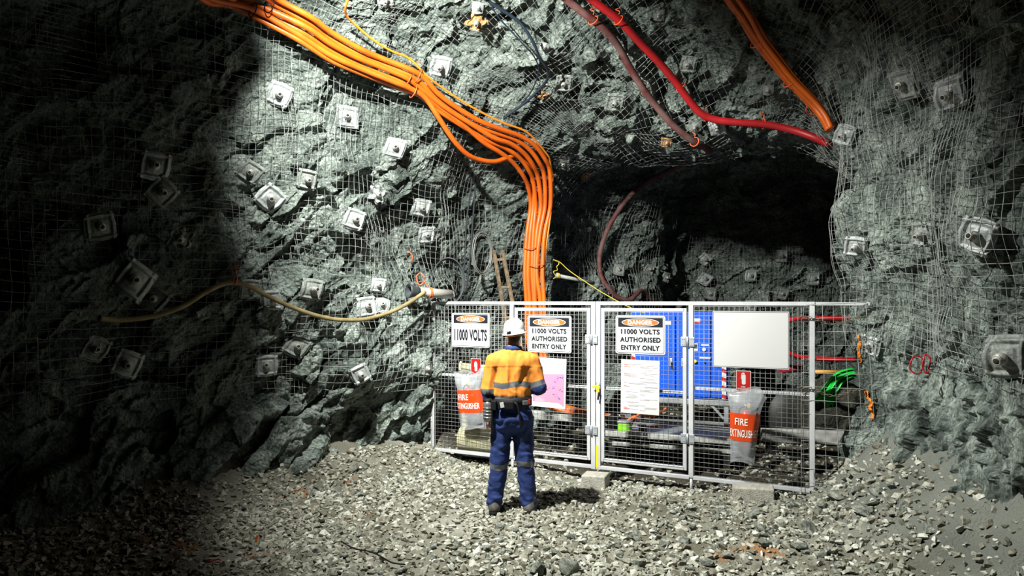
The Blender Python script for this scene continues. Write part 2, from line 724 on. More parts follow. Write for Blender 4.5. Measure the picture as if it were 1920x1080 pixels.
FXm, FYm = np.meshgrid(fx, fy, indexing='ij')
fz = floor_z(FXm.ravel(), FYm.ravel())
FV = np.stack([FXm.ravel(), FYm.ravel(), fz], 1)
nfx, nfy = len(fx), len(fy)
ii, jj = np.meshgrid(np.arange(nfx - 1), np.arange(nfy - 1), indexing='ij')
a_ = (ii * nfy + jj).ravel()
FQ = np.stack([a_, a_ + nfy, a_ + nfy + 1, a_ + 1], 1)


def floor_material(name):
    m, nt, b, N, L = new_mat(name)
    tc = N.new('ShaderNodeTexCoord')
    n1 = N.new('ShaderNodeTexNoise')
    n1.inputs['Scale'].default_value = 1.1
    n1.inputs['Detail'].default_value = 8
    L.new(tc.outputs['Object'], n1.inputs['Vector'])
    cr = ramp(N, L, n1.outputs['Fac'], [(0.35, (0.13, 0.128, 0.095)), (0.55, (0.22, 0.22, 0.175)), (0.70, (0.30, 0.305, 0.26))])
    nz = N.new('ShaderNodeTexNoise')
    nz.inputs['Scale'].default_value = 5.0
    nz.inputs['Detail'].default_value = 5
    L.new(tc.outputs['Object'], nz.inputs['Vector'])
    total = None
    for px, py, r in ((550, 930, .22), (655, 921, .14), (672, 958, .13), (310, 998, .30), (660, 905, .10), (1420, 1030, .18), (1350, 1040, .14), (350, 1022, .16), (490, 1040, .12)):
        Y = FPX * CAM_H / (py - HORIZON)
        d = N.new('ShaderNodeVectorMath')
        d.operation = 'DISTANCE'
        L.new(tc.outputs['Object'], d.inputs[0])
        d.inputs[1].default_value = ((px - 960) / FPX * Y, Y, 0)
        e = N.new('ShaderNodeMath')
        e.operation = 'MULTIPLY_ADD'
        L.new(nz.outputs['Fac'], e.inputs[0])
        e.inputs[1].default_value = 0.5
        L.new(d.outputs['Value'], e.inputs[2])
        mr = N.new('ShaderNodeMapRange')
        L.new(e.outputs[0], mr.inputs['Value'])
        mr.inputs['From Min'].default_value = r + .16
        mr.inputs['From Max'].default_value = r + .26
        mr.inputs['To Min'].default_value = 0.8
        mr.inputs['To Max'].default_value = 0.0
        if total is None:
            total = mr.outputs[0]
        else:
            ad = N.new('ShaderNodeMath')
            ad.operation = 'MAXIMUM'
            L.new(total, ad.inputs[0])
            L.new(mr.outputs[0], ad.inputs[1])
            total = ad.outputs[0]
    mx = N.new('ShaderNodeMix')
    mx.data_type = 'RGBA'
    L.new(total, mx.inputs[0])
    L.new(cr.outputs['Color'], mx.inputs[6])
    mx.inputs[7].default_value = (0.33, 0.14, 0.035, 1)
    L.new(mx.outputs[2], b.inputs['Base Color'])
    sx = N.new('ShaderNodeSeparateXYZ')
    L.new(tc.outputs['Object'], sx.inputs[0])
    ad = N.new('ShaderNodeMath')
    ad.operation = 'ADD'
    L.new(sx.outputs['X'], ad.inputs[0])
    L.new(n1.outputs['Fac'], ad.inputs[1])
    mr = N.new('ShaderNodeMapRange')
    L.new(ad.outputs[0], mr.inputs['Value'])
    mr.inputs['From Min'].default_value = 3.05
    mr.inputs['From Max'].default_value = 3.5
    fines = ramp(N, L, n1.outputs['Fac'], [(0.3, (0.095, 0.105, 0.09)), (0.7, (0.20, 0.215, 0.185))])
    mx2 = N.new('ShaderNodeMix')
    mx2.data_type = 'RGBA'
    L.new(mr.outputs[0], mx2.inputs[0])
    L.new(mx.outputs[2], mx2.inputs[6])
    L.new(fines.outputs['Color'], mx2.inputs[7])
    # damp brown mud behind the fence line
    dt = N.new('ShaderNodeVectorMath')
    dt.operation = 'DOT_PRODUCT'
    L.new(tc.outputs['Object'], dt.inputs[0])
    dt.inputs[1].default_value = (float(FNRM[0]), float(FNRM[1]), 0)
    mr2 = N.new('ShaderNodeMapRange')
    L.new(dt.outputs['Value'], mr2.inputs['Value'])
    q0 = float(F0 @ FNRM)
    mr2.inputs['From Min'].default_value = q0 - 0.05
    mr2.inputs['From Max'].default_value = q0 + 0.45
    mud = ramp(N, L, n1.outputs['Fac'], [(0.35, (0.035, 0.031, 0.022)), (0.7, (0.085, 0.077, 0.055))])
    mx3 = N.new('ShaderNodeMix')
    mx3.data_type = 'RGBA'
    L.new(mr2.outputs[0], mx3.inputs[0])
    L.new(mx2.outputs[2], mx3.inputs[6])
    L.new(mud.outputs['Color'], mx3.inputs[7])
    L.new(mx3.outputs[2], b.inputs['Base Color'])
    b.inputs['Roughness'].default_value = 0.9
    b.inputs['Specular IOR Level'].default_value = 0.15
    n3 = N.new('ShaderNodeTexNoise')
    n3.inputs['Scale'].default_value = 55
    n3.inputs['Detail'].default_value = 7
    L.new(tc.outputs['Object'], n3.inputs['Vector'])
    bp = N.new('ShaderNodeBump')
    bp.inputs['Strength'].default_value = 1.0
    bp.inputs['Distance'].default_value = 0.03
    L.new(n3.outputs['Fac'], bp.inputs['Height'])
    L.new(bp.outputs['Normal'], b.inputs['Normal'])
    return m


M_FLOOR = floor_material('dusty_ground')
tag(mesh_np('floor', FV, FQ, M_FLOOR, smooth=True), kind='structure')


def fz1(x, y):
    return float(floor_z(np.array([x], float), np.array([y], float))[0])


# stones
def stone_templates(n, seed, pts=11):
    rg = np.random.default_rng(seed)
    out = []
    for _ in range(n):
        p = rg.normal(size=(pts, 3))
        p /= np.linalg.norm(p, axis=1)[:, None]
        p *= rg.uniform(0.75, 1.0, (pts, 1))
        p *= np.array([1.0, rg.uniform(0.6, 0.95), rg.uniform(0.38, 0.7)])
        bm = bmesh.new()
        vs = [bm.verts.new(v) for v in p]
        r = bmesh.ops.convex_hull(bm, input=vs)
        bmesh.ops.delete(bm, geom=[g for g in r['geom_interior'] if isinstance(g, bmesh.types.BMVert)], context='VERTS')
        bmesh.ops.triangulate(bm, faces=bm.faces[:])
        bm.verts.index_update()
        out.append((np.array([v.co[:] for v in bm.verts]), np.array([[v.index for v in f.verts] for f in bm.faces])))
        bm.free()
    return out


def rot_mats(rg, n, tiltmax):
    az = rg.uniform(0, 2 * math.pi, n)
    tx = rg.normal(0, tiltmax, n)
    ty = rg.normal(0, tiltmax, n)
    ca, sa = np.cos(az), np.sin(az)
    Z = np.zeros((n, 3, 3))
    Z[:, 0, 0] = ca
    Z[:, 0, 1] = -sa
    Z[:, 1, 0] = sa
    Z[:, 1, 1] = ca
    Z[:, 2, 2] = 1
    Xm = np.zeros((n, 3, 3))
    Xm[:, 0, 0] = 1
    Xm[:, 1, 1] = np.cos(tx)
    Xm[:, 1, 2] = -np.sin(tx)
    Xm[:, 2, 1] = np.sin(tx)
    Xm[:, 2, 2] = np.cos(tx)
    Ym = np.zeros((n, 3, 3))
    Ym[:, 1, 1] = 1
    Ym[:, 0, 0] = np.cos(ty)
    Ym[:, 0, 2] = np.sin(ty)
    Ym[:, 2, 0] = -np.sin(ty)
    Ym[:, 2, 2] = np.cos(ty)
    return Xm @ Ym @ Z


def gravel_material(name, lightness=1.0):
    m, nt, b, N, L = new_mat(name)
    tc = N.new('ShaderNodeTexCoord')
    g = N.new('ShaderNodeNewGeometry')
    cr = ramp(N, L, g.outputs['Random Per Island'], [(0.0, tuple(c * lightness for c in (0.11, 0.108, 0.080))), (0.45, tuple(c * lightness for c in (0.23, 0.23, 0.185))), (0.8, tuple(c * lightness for c in (0.33, 0.34, 0.285))), (1.0, tuple(c * lightness for c in (0.48, 0.495, 0.44)))])
    n1 = N.new('ShaderNodeTexNoise')
    n1.inputs['Scale'].default_value = 40
    n1.inputs['Detail'].default_value = 6
    L.new(tc.outputs['Object'], n1.inputs['Vector'])
    cr2 = ramp(N, L, n1.outputs['Fac'], [(0.3, (0.6, 0.6, 0.6)), (0.65, (1.1, 1.1, 1.08))])
    mx = N.new('ShaderNodeMix')
    mx.data_type = 'RGBA'
    mx.blend_type = 'MULTIPLY'
    mx.inputs[0].default_value = 1.0
    L.new(cr.outputs['Color'], mx.inputs[6])
    L.new(cr2.outputs['Color'], mx.inputs[7])
    L.new(mx.outputs[2], b.inputs['Base Color'])
    b.inputs['Roughness'].default_value = 0.85
    b.inputs['Specular IOR Level'].default_value = 0.25
    bp = N.new('ShaderNodeBump')
    bp.inputs['Strength'].default_value = 0.5
    bp.inputs['Distance'].default_value = 0.01
    L.new(n1.outputs['Fac'], bp.inputs['Height'])
    L.new(bp.outputs['Normal'], b.inputs['Normal'])
    return m


M_GRAVEL = gravel_material('crushed_stone', 1.22)
M_STONE = rock_material('loose_stone_grey', (1.12, 1.08, 1.0), 1.25)


def scatter(n, rg, smin, smax, ymin=3.7, ymax=13.5):
    """ground positions with a density that grows towards the viewer's side of the fence"""
    u = rg.uniform(0, 1, n * 3)
    y = ymin + (ymax - ymin) * u ** 1.35
    x = rg.uniform(-1, 1, n * 3) * (0.82 * y + 0.3)
    sd = -poly_sd(np.stack([x, y], 1))
    dens = 0.55 + 0.5 * vnoise(np.stack([x * 1.3, y * 1.3, 0 * x], 1), 80)
    right = sstep(2.2, 3.0, x) * sstep(7.5, 6.6, y)
    ok = (sd > 0.03) & (rg.uniform(0, 1, n * 3) < np.clip(dens, 0.25, 1)) & (rg.uniform(0, 1, n * 3) > right * 0.5 * (sd < 0.5)) & (rg.uniform(0, 1, n * 3) > 0.75 * sstep(0.0, 0.4, qline(x, y)))
    x, y = x[ok][:n], y[ok][:n]
    s = smin + (smax - smin) * rg.beta(1.3, 3.6, len(x))
    return x, y, s


def build_gravel():
    rg = np.random.default_rng(5)
    T = stone_templates(14, 3, 10)
    x, y, s = scatter(40000, rg, 0.018, 0.080)
    z = floor_z(x, y)
    Rm = rot_mats(rg, len(x), 0.35)
    which = rg.integers(0, len(T), len(x))
    Vs, Fs, base = [], [], 0
    for t, (tv, tf) in enumerate(T):
        k = np.where(which == t)[0]
        if not len(k):
            continue
        vv = np.einsum('vj,njk->nvk', tv, Rm[k]) * s[k][:, None, None]
        vv += np.stack([x[k], y[k], z[k] + s[k] * 0.16], 1)[:, None, :]
        nv = len(tv)
        ff = tf[None] + (np.arange(len(k)) * nv)[:, None, None] + base
        base += nv * len(k)
        Vs.append(vv.reshape(-1, 3))
        Fs.append(ff.reshape(-1, 3))
    o = mesh_np('gravel', np.concatenate(Vs), np.concatenate(Fs), M_GRAVEL)
    tag(o, 'grey brown crushed stone gravel covering the tunnel floor', 'gravel', kind='stuff')


build_gravel()
# ------------------------------------------------------------------ helpers on the rock
def hit(px, py, off=0.0):
    """where the sight line through a photo pixel meets the smooth rock; returns point (lifted off the rock), normal"""
    o = Vector((0, 0, CAM_H))
    d = (at(px, py, 1.0) - o).normalized()
    p, n, i, t = BVH_S.ray_cast(o, d)
    if p is None:
        p, n = at(px, py, 9.5), Vector((0, -1, 0))
    if n.dot(d) > 0:
        n = -n
    # lifted off the rock along the sight line, so that it keeps its place in the picture
    return p - d * min(off / max(-n.dot(d), 0.05), 2.0 * off), n


def hang(pixels, off, smooth=2, n=6):
    """a path over the rock through photo pixels, held `off` clear of it"""
    P = [hit(x, y, off)[0] for x, y in pixels]
    for _ in range(smooth):
        Q = P[:]
        for i in range(1, len(P) - 1):
            # ease the depth only: keeps the line of sight, evens out bumps of the rock
            Y = (P[i - 1].y + 2 * P[i].y + P[i + 1].y) / 4
            k = Y / P[i].y
            Q[i] = Vector((P[i].x * k, Y, CAM_H + (P[i].z - CAM_H) * k))
        P = Q
    return spline(P, n)


# ------------------------------------------------------------------ welded wire mesh pinned to the rock
M_WIRE = mat('galvanised_wire', (0.30, 0.33, 0.305), 0.55, 0.2, var=0.35, scale=6)
TRI = np.concatenate([SQ[:, [0, 1, 2]], SQ[:, [0, 2, 3]]])
TD = np.array([0.71, 0.704])
ND = np.array([0.704, -0.71])
D0 = -7.1


def arc_u(d, z, R=1.35, z0=4.0):
    th = np.arctan2(z - z0, np.maximum(R - d, 1e-6))
    return np.where(z < z0, z, np.where(d < R, z0 + R * th, z0 + R * math.pi / 2 + d - R))


P2s = SV[:, :2]
L_s = P2s @ TD
L_u = arc_u(P2s @ ND - D0, SV[:, 2])
_rd, R_s = seg_dist(P2s, RIGHT, False)
R_u = arc_u(_rd, SV[:, 2])
B_s = SV[:, 0] * 0.99 + SV[:, 1] * 0.13
B_u = SV[:, 2] + 0.0
qs = qline(SV[:, 0], SV[:, 1])
right_zone = (_rd < 1.6) & (SV[:, 0] > 2.6) & (qs < 3.0)
back_zone = (np.abs(SN[:, 1]) > 0.55) & (SV[:, 1] > 12.6) & (SV[:, 0] > 2.7)
left_zone = ~right_zone & ~back_zone


def contour(tri, w, sp):
    """level lines of w at multiples of sp over the triangles: points as (vertex i, vertex j, t), segments"""
    a = w[tri] / sp
    lo = np.ceil(a.min(1)).astype(int)
    hi = np.floor(a.max(1)).astype(int)
    keys, segs, pi, pj, pt = {}, [], [], [], []
    EI, EJ, ET, EK = [], [], [], []
    S = []
    for step in (0, 1):
        k = lo + step
        ok = k <= hi
        if not ok.any():
            break
        t3, a3, k3 = tri[ok], a[ok], k[ok].astype(float)
        ent = []
        for e in range(3):
            i, j = t3[:, e], t3[:, (e + 1) % 3]
            ai, aj = a3[:, e], a3[:, (e + 1) % 3]
            c = (ai < k3) != (aj < k3)
            sw = i > j
            i2, j2 = np.where(sw, j, i), np.where(sw, i, j)
            b0, b1 = np.where(sw, aj, ai), np.where(sw, ai, aj)
            t = np.where(c, (k3 - b0) / np.where(c, b1 - b0, 1), 0)
            ent.append((c, i2, j2, t))
        two = sum(e[0].astype(int) for e in ent) == 2
        m = two.sum()
        out = np.zeros((m, 2, 4))
        fill = np.zeros(m, int)
        for c, i, j, t in ent:
            c, i, j, t = c[two], i[two], j[two], t[two]
            r = np.where(c)[0]
            out[r, fill[r], 0] = i[r]
            out[r, fill[r], 1] = j[r]
            out[r, fill[r], 2] = t[r]
            out[r, fill[r], 3] = k3[two][r]
            fill[r] += 1
        S.append(out)
    S = np.concatenate(S) if S else np.zeros((0, 2, 4))
    flat = S.reshape(-1, 4)
    key = np.stack([flat[:, 0], flat[:, 1], flat[:, 3] + 1e5], 1)
    U, first, inv = np.unique(key, axis=0, return_index=True, return_inverse=True)
    return flat[first][:, :3], inv.reshape(-1, 2)


def wires_from(P, N, seg, r, sides=3):
    d = P[seg[:, 1]] - P[seg[:, 0]]
    L = np.linalg.norm(d, axis=1)
    ok = (L > 1e-6) & (L < 0.35)
    seg, d, L = seg[ok], d[ok], L[ok]
    t = d / L[:, None]
    T = np.zeros_like(P)
    ref = np.zeros_like(P)
    ref[seg[:, 0]] = t
    ref[seg[:, 1]] = t
    for c in (0, 1):
        sg = np.sign((ref[seg[:, c]] * t).sum(1))
        np.add.at(T, seg[:, c], t * sg[:, None])
    T /= np.maximum(np.linalg.norm(T, axis=1), 1e-9)[:, None]
    Bn = np.cross(N, T)
    Bn /= np.maximum(np.linalg.norm(Bn, axis=1), 1e-9)[:, None]
    Nn = np.cross(T, Bn)
    ring = np.stack([P + r * (math.cos(2 * math.pi * k / sides) * Nn + math.sin(2 * math.pi * k / sides) * Bn) for k in range(sides)], 1)
    V = ring.reshape(-1, 3)
    i, j = seg[:, 0], seg[:, 1]
    same = (T[i] * T[j]).sum(1) > 0
    F = []
    for k in range(sides):
        k2 = (k + 1) % sides
        jk = np.where(same, k, (-k) % sides)
        jk2 = np.where(same, k2, (-k2) % sides)
        F.append(np.stack([i * sides + k, i * sides + k2, j * sides + jk2, j * sides + jk], 1))
    return V, np.concatenate(F)


def mesh_sheet(label, zone, s, u, s0, s1, u0, u1, rot, lift, slack, seed, sp=0.082, r=0.0029):
    c, sn = math.cos(rot), math.sin(rot)
    ms, mu = (s0 + s1) / 2, (u0 + u1) / 2
    a = (s - ms) * c + (u - mu) * sn
    b = -(s - ms) * sn + (u - mu) * c
    wob = 0.040 * vnoise(SV * 1.1, seed) + 0.017 * vnoise(SV * 3.2, seed + 1)
    wob2 = 0.040 * vnoise(SV * 1.1, seed + 2) + 0.017 * vnoise(SV * 3.2, seed + 3)
    a = a + wob
    b = b + wob2
    hs, hu = (s1 - s0) / 2, (u1 - u0) / 2
    inside = zone & (np.abs(a) < hs) & (np.abs(b) < hu)
    tri = TRI[inside[TRI].all(1)]
    if not len(tri):
        return None
    # keep the one connected piece
    par = {}

    def find(i):
        while par.setdefault(i, i) != i:
            par[i] = par[par[i]]
            i = par[i]
        return i
    for t_ in tri.tolist():
        r0 = find(t_[0])
        par[find(t_[1])] = r0
        par[find(t_[2])] = r0
    root = np.array([find(i) for i in tri[:, 0].tolist()])
    rv, rc = np.unique(root, return_counts=True)
    tri = tri[root == rv[rc.argmax()]]
    Vs, Fs, base = [], [], 0
    for w_ in (a, b):
        ok = (w_[tri].max(1) - w_[tri].min(1)) < 0.3
        pt, seg = contour(tri[ok], w_, sp)
        i, j, t = pt[:, 0].astype(int), pt[:, 1].astype(int), pt[:, 2:3]
        P = SV[i] * (1 - t) + SV[j] * t
        N = SN[i] * (1 - t) + SN[j] * t
        N /= np.linalg.norm(N, axis=1)[:, None]
        off = lift + slack * vnoise(P * 1.6, seed + 5) + 0.02 * vnoise(P * 4.5, seed + 6)
        P = P + N * off[:, None]
        V, F = wires_from(P, N, seg, r)
        Vs.append(V)
        Fs.append(F + base)
        base += len(V)
    o = mesh_np('wire_mesh_sheet', np.concatenate(Vs), np.concatenate(Fs), M_WIRE, smooth=True)
    return tag(o, label, 'wire mesh', 'welded wire mesh sheets pinned to the rock')


SHEETS = [
    ('wire mesh sheet in deep shadow on the far left rock wall', left_zone, L_s, L_u, -1.6, 1.35, 0.95, 3.3, 0.02, 0.07, 0.03, 1),
    ('dark upper wire mesh sheet high on the far left wall', left_zone, L_s, L_u, -1.6, 1.5, 3.1, 5.6, -0.03, 0.08, 0.03, 2),
    ('lower wire mesh sheet on the left wall behind the sagging brown hose', left_zone, L_s, L_u, 1.15, 3.7, 0.98, 3.0, 0.015, 0.07, 0.02, 3),
    ('lower wire mesh sheet between the grey pipe and the left end of the fence', left_zone, L_s, L_u, 3.5, 5.85, 0.9, 2.9, -0.02, 0.07, 0.03, 4),
    ('crumpled wire mesh sheet around the cluster of four plates on the left wall', left_zone, L_s, L_u, 1.2, 3.6, 2.8, 5.0, 0.05, 0.09, 0.05, 5),
    ('bright crumpled wire mesh sheet on the left wall below the orange cable bundle', left_zone, L_s, L_u, 3.4, 5.9, 2.7, 5.1, -0.04, 0.09, 0.05, 6),
    ('brightly lit roof mesh sheet above the thick orange cables at the top left', left_zone, L_s, L_u, 2.2, 4.6, 4.9, 7.6, 0.03, 0.09, 0.04, 7),
    ('roof mesh sheet crossed by the dark blue cable', left_zone, L_s, L_u, 4.4, 6.9, 4.8, 8.2, -0.02, 0.09, 0.05, 8),
    ('roof mesh sheet crossed by the two red hoses', left_zone, L_s, L_u, 4.2, 7.0, 8.0, 10.4, 0.04, 0.10, 0.06, 9),
    ('roof mesh sheet between the red hoses and the right cable bundle', left_zone, L_s, L_u, 4.0, 7.3, 10.2, 12.8, -0.03, 0.10, 0.06, 10),
    ('roof mesh sheet near the camera with the bright plate at the top', left_zone, L_s, L_u, 1.8, 4.5, 7.4, 10.2, 0.02, 0.10, 0.05, 11),
    ('torn brow mesh sheet over the mouth of the dark side tunnel', left_zone, L_s, L_u, 6.7, 8.6, 5.2, 9.4, 0.06, 0.13, 0.10, 12),
    ('wire mesh sheet behind the wire coil and ladder', left_zone, L_s, L_u, 5.7, 7.5, 0.7, 4.9, 0.02, 0.08, 0.04, 13),
    ('wire mesh sheet behind the grey rod with the yellow rope', left_zone, L_s, L_u, 7.3, 9.4, 0.5, 4.4, -0.02, 0.08, 0.04, 14),
    ('wire mesh sheet beside the curved end of the dull red hose', left_zone, L_s, L_u, 9.2, 11.4, 0.5, 4.2, 0.02, 0.08, 0.04, 15),
    ('flat wire mesh sheet on the end wall of the side tunnel', back_zone, B_s, B_u, 4.2, 8.6, 0.6, 4.3, 0.01, 0.08, 0.02, 16),
    ('wire mesh sheet bulging round the corner of the right rock pillar', right_zone, R_s, R_u, 5.2, 8.0, 1.45, 3.4, 0.02, 0.08, 0.03, 17),
    ('upper wire mesh sheet on the right pillar where the orange bundle ends', right_zone, R_s, R_u, 4.9, 8.0, 3.2, 5.7, -0.03, 0.09, 0.04, 18),
    ('shadowed wire mesh sheet behind the two largest plates on the right wall', right_zone, R_s, R_u, 2.6, 5.4, 1.4, 3.3, 0.03, 0.08, 0.03, 19),
    ('shadowed wire mesh sheet in the top right corner of the rock wall', right_zone, R_s, R_u, 2.6, 5.1, 3.1, 5.6, -0.02, 0.09, 0.04, 20),
]
for a in SHEETS:
    mesh_sheet(*a[:-1], 500 + 20 * a[-1])

# ------------------------------------------------------------------ bolt plates
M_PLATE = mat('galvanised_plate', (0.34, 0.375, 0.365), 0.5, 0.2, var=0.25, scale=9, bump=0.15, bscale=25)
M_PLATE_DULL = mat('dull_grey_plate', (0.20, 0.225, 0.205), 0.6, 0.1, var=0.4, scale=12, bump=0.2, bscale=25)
M_PLATE_RUST = mat('rust_stained_plate', (0.42, 0.22, 0.08), 0.75, 0.1, var=0.5, scale=10, bump=0.2, bscale=25)
M_BOLT = mat('bolt_steel', (0.45, 0.45, 0.41), 0.5, 0.4, var=0.3, scale=30)
M_HOLE_SHADE = mat('bolt_hole_shade', (0.015, 0.015, 0.015), 0.9)  # near-black plug fills the hollow bolt end, standing in for the shade inside


def plate_mesh(seed, style):
    rg = np.random.default_rng(seed)
    n = 34
    g = np.linspace(-1, 1, n + 1)
    X, Y = np.meshgrid(g, g, indexing='ij')
    m = np.maximum(np.abs(X), np.abs(Y))
    r = np.hypot(X, Y)
    if style == 'small':                      # small square plate with a round dome
        Z = 0.30 * np.exp(-(r / 0.45) ** 4)
    else:
        rib = np.exp(-((np.abs(X) - 0.74) / 0.12) ** 4)
        rib2 = np.exp(-((np.abs(Y) - 0.74) / 0.12) ** 4)
        Z = 0.15 * np.maximum(rib, rib2)
        Z += 0.06 * (m < 0.44) + 0.17 * np.exp(-(r / 0.24) ** 4)
    # bent by the rock bolt and the rock behind
    a = rg.uniform(0, 2 * math.pi)
    q = X * math.cos(a) + Y * math.sin(a)
    Z = Z - rg.uniform(0.05, 0.30) * q * q
    for _ in range(2):
        cx, cy = rg.choice([-1, 1], 2)
        Z = Z + rg.uniform(-0.45, 0.30) * np.exp(-(((X - cx) ** 2 + (Y - cy) ** 2) / 0.5))
    pull = 1 - 0.16 * rg.uniform(0.2, 1) * np.abs(X * Y)
    bow = 1 - 0.07 * (1 - Y ** 2) * (np.abs(X) > 0.8)
    bow2 = 1 - 0.07 * (1 - X ** 2) * (np.abs(Y) > 0.8)
    shear = rg.uniform(-0.2, 0.2)
    XX = X * pull * bow + shear * Y
    YY = Y * pull * bow2
    if style == 'torn':
        k = 1 - 0.45 * np.clip(m - 0.45, 0, 1) * (1 + np.sin(6 * np.arctan2(Y, X) + 1))
        XX, YY = XX * k, YY * k
        Z = Z + 0.12 * np.sin(5 * np.arctan2(Y, X)) * m
    V = np.stack([XX.ravel(), YY.ravel(), Z.ravel()], 1) * 0.5
    V[:, 2] *= 0.9
    N = n + 1
    i, j = np.meshgrid(np.arange(n), np.arange(n), indexing='ij')
    k = (i * N + j).ravel()
    F = np.stack([k, k + N, k + N + 1, k + 1], 1)
    V2_ = V.copy()
    V2_[:, 2] -= 0.035
    F2 = F[:, ::-1] + len(V)
    rim = [(a0, 0) for a0 in range(N)] + [(n, b) for b in range(1, N)] + [(a0, n) for a0 in range(n - 1, -1, -1)] + [(0, b) for b in range(n - 1, 0, -1)]
    ids = np.array([a0 * N + b for a0, b in rim])
    nx = np.roll(ids, -1)
    F3 = np.stack([ids, ids + len(V), nx + len(V), nx], 1)
    return np.concatenate([V, V2_]), np.concatenate([F, F2, F3])


PROTO = {}


def plate_proto(style, k):
    if (style, k) not in PROTO:
        V, F = plate_mesh(31 * k + {'std': 1, 'small': 2, 'torn': 3}[style], style)
        o = mesh_np('plate', V, F, None, smooth=True)
        me = o.data
        bpy.data.objects.remove(o)
        PROTO[(style, k)] = me
    return PROTO[(style, k)]


def bolt_meshes():
    b = MB()
    b.lathe([(0.13, 0.0), (0.14, 0.05), (0.11, 0.10), (0.085, 0.11), (0.085, 0.20), (0.06, 0.21), (0.055, 0.15)], sides=18)
    o = b.build('bolt', M_BOLT)
    nut = MB()
    nut.lathe([(0.105, 0.06), (0.115, 0.08), (0.115, 0.13), (0.10, 0.145), (0.086, 0.145)], sides=6)
    o2 = nut.build('nut', M_BOLT)
    hole_shade = MB()
    hole_shade.lathe([(0.060, 0.15), (0.060, 0.208), (0.0005, 0.206)], sides=14)
    o3 = hole_shade.build('hole_shade', M_HOLE_SHADE)
    r = (o.data, o2.data, o3.data)
    for x in (o, o2, o3):
        bpy.data.objects.remove(x)
    return r


BOLT, NUT, HOLE_SHADE = bolt_meshes()
GROUP_W = {'L': 'rock bolt plates on the left wall', 'R': 'rock bolt plates on the right wall', 'T': 'rock bolt plates in the roof', 'B': 'rock bolt plates at the back of the side tunnel'}
PLATE_N = [0]


def bolt_plate(px, py, wpx, rot, label, zone, style='std', m=None, lift=0.11, tilt=(0.0, 0.0), droop=0.0):
    PLATE_N[0] += 1
    k = PLATE_N[0]
    p, n = hit(px, py)
    rg = random.Random(k * 13 + 5)
    view = (Vector((0, 0, CAM_H)) - p).normalized()
    # plates sit on the proud parts of the rock: between the wall and square-on to the drive
    nn = (n * 0.6 + view * 0.55 + Vector((rg.uniform(-.25, .25), rg.uniform(-.1, .1), rg.uniform(-.2, .12)))).normalized()
    # proud of both the wire mesh and the rock behind it
    o_ = Vector((0, 0, CAM_H))
    dep = (p + n * lift - o_).length
    for ax in (-.38, 0, .38):
        for ay in (-.38, 0, .38):
            d_ = (at(px + ax * wpx, py + ay * wpx, 1.0) - o_).normalized()
            h_ = BVH_R.ray_cast(o_, d_)
            if h_[0] is not None:
                dep = min(dep, max(h_[3] - .02, dep - .30))
    p = o_ + (at(px, py, 1.0) - o_).normalized() * dep
    size = wpx / FPX * p.y
    up = Vector((0, 0, 1))
    x = up.cross(nn)
    if x.length < 0.2:
        x = Vector((1, 0, 0))
    x.normalize()
    y = nn.cross(x)
    R = Matrix((x, y, nn)).transposed() @ Matrix.Rotation(math.radians(-rot), 3, 'Z')
    t = thing('rock_bolt_plate', label, 'bolt plate', p, R.to_euler(), GROUP_W[zone])
    t.scale = (size, size, size)
    me = plate_proto(style, k % 6)
    mm = m or M_PLATE
    key = me.name + mm.name
    if key not in PROTO:
        c = me.copy()
        c.materials.clear()
        c.materials.append(mm)
        PROTO[key] = c
    o = bpy.data.objects.new('plate', PROTO[key])
    link(o, t)
    bz = 0.11 if style == 'small' else 0.075
    bk = 1.0 if rg.random() < 0.6 else rg.uniform(1.3, 2.1)
    for nm, data in (('bolt', BOLT), ('nut', NUT)):
        q = link(bpy.data.objects.new(nm, data), t)
        q.location = (0, 0, bz)
        q.rotation_euler = (rg.uniform(-.15, .15), rg.uniform(-.15, .15), 0)
        q.scale = (1, 1, bk if nm == 'bolt' else 1)
        if nm == 'bolt':
            bq = link(bpy.data.objects.new('hole_shade', HOLE_SHADE), q)
    return t


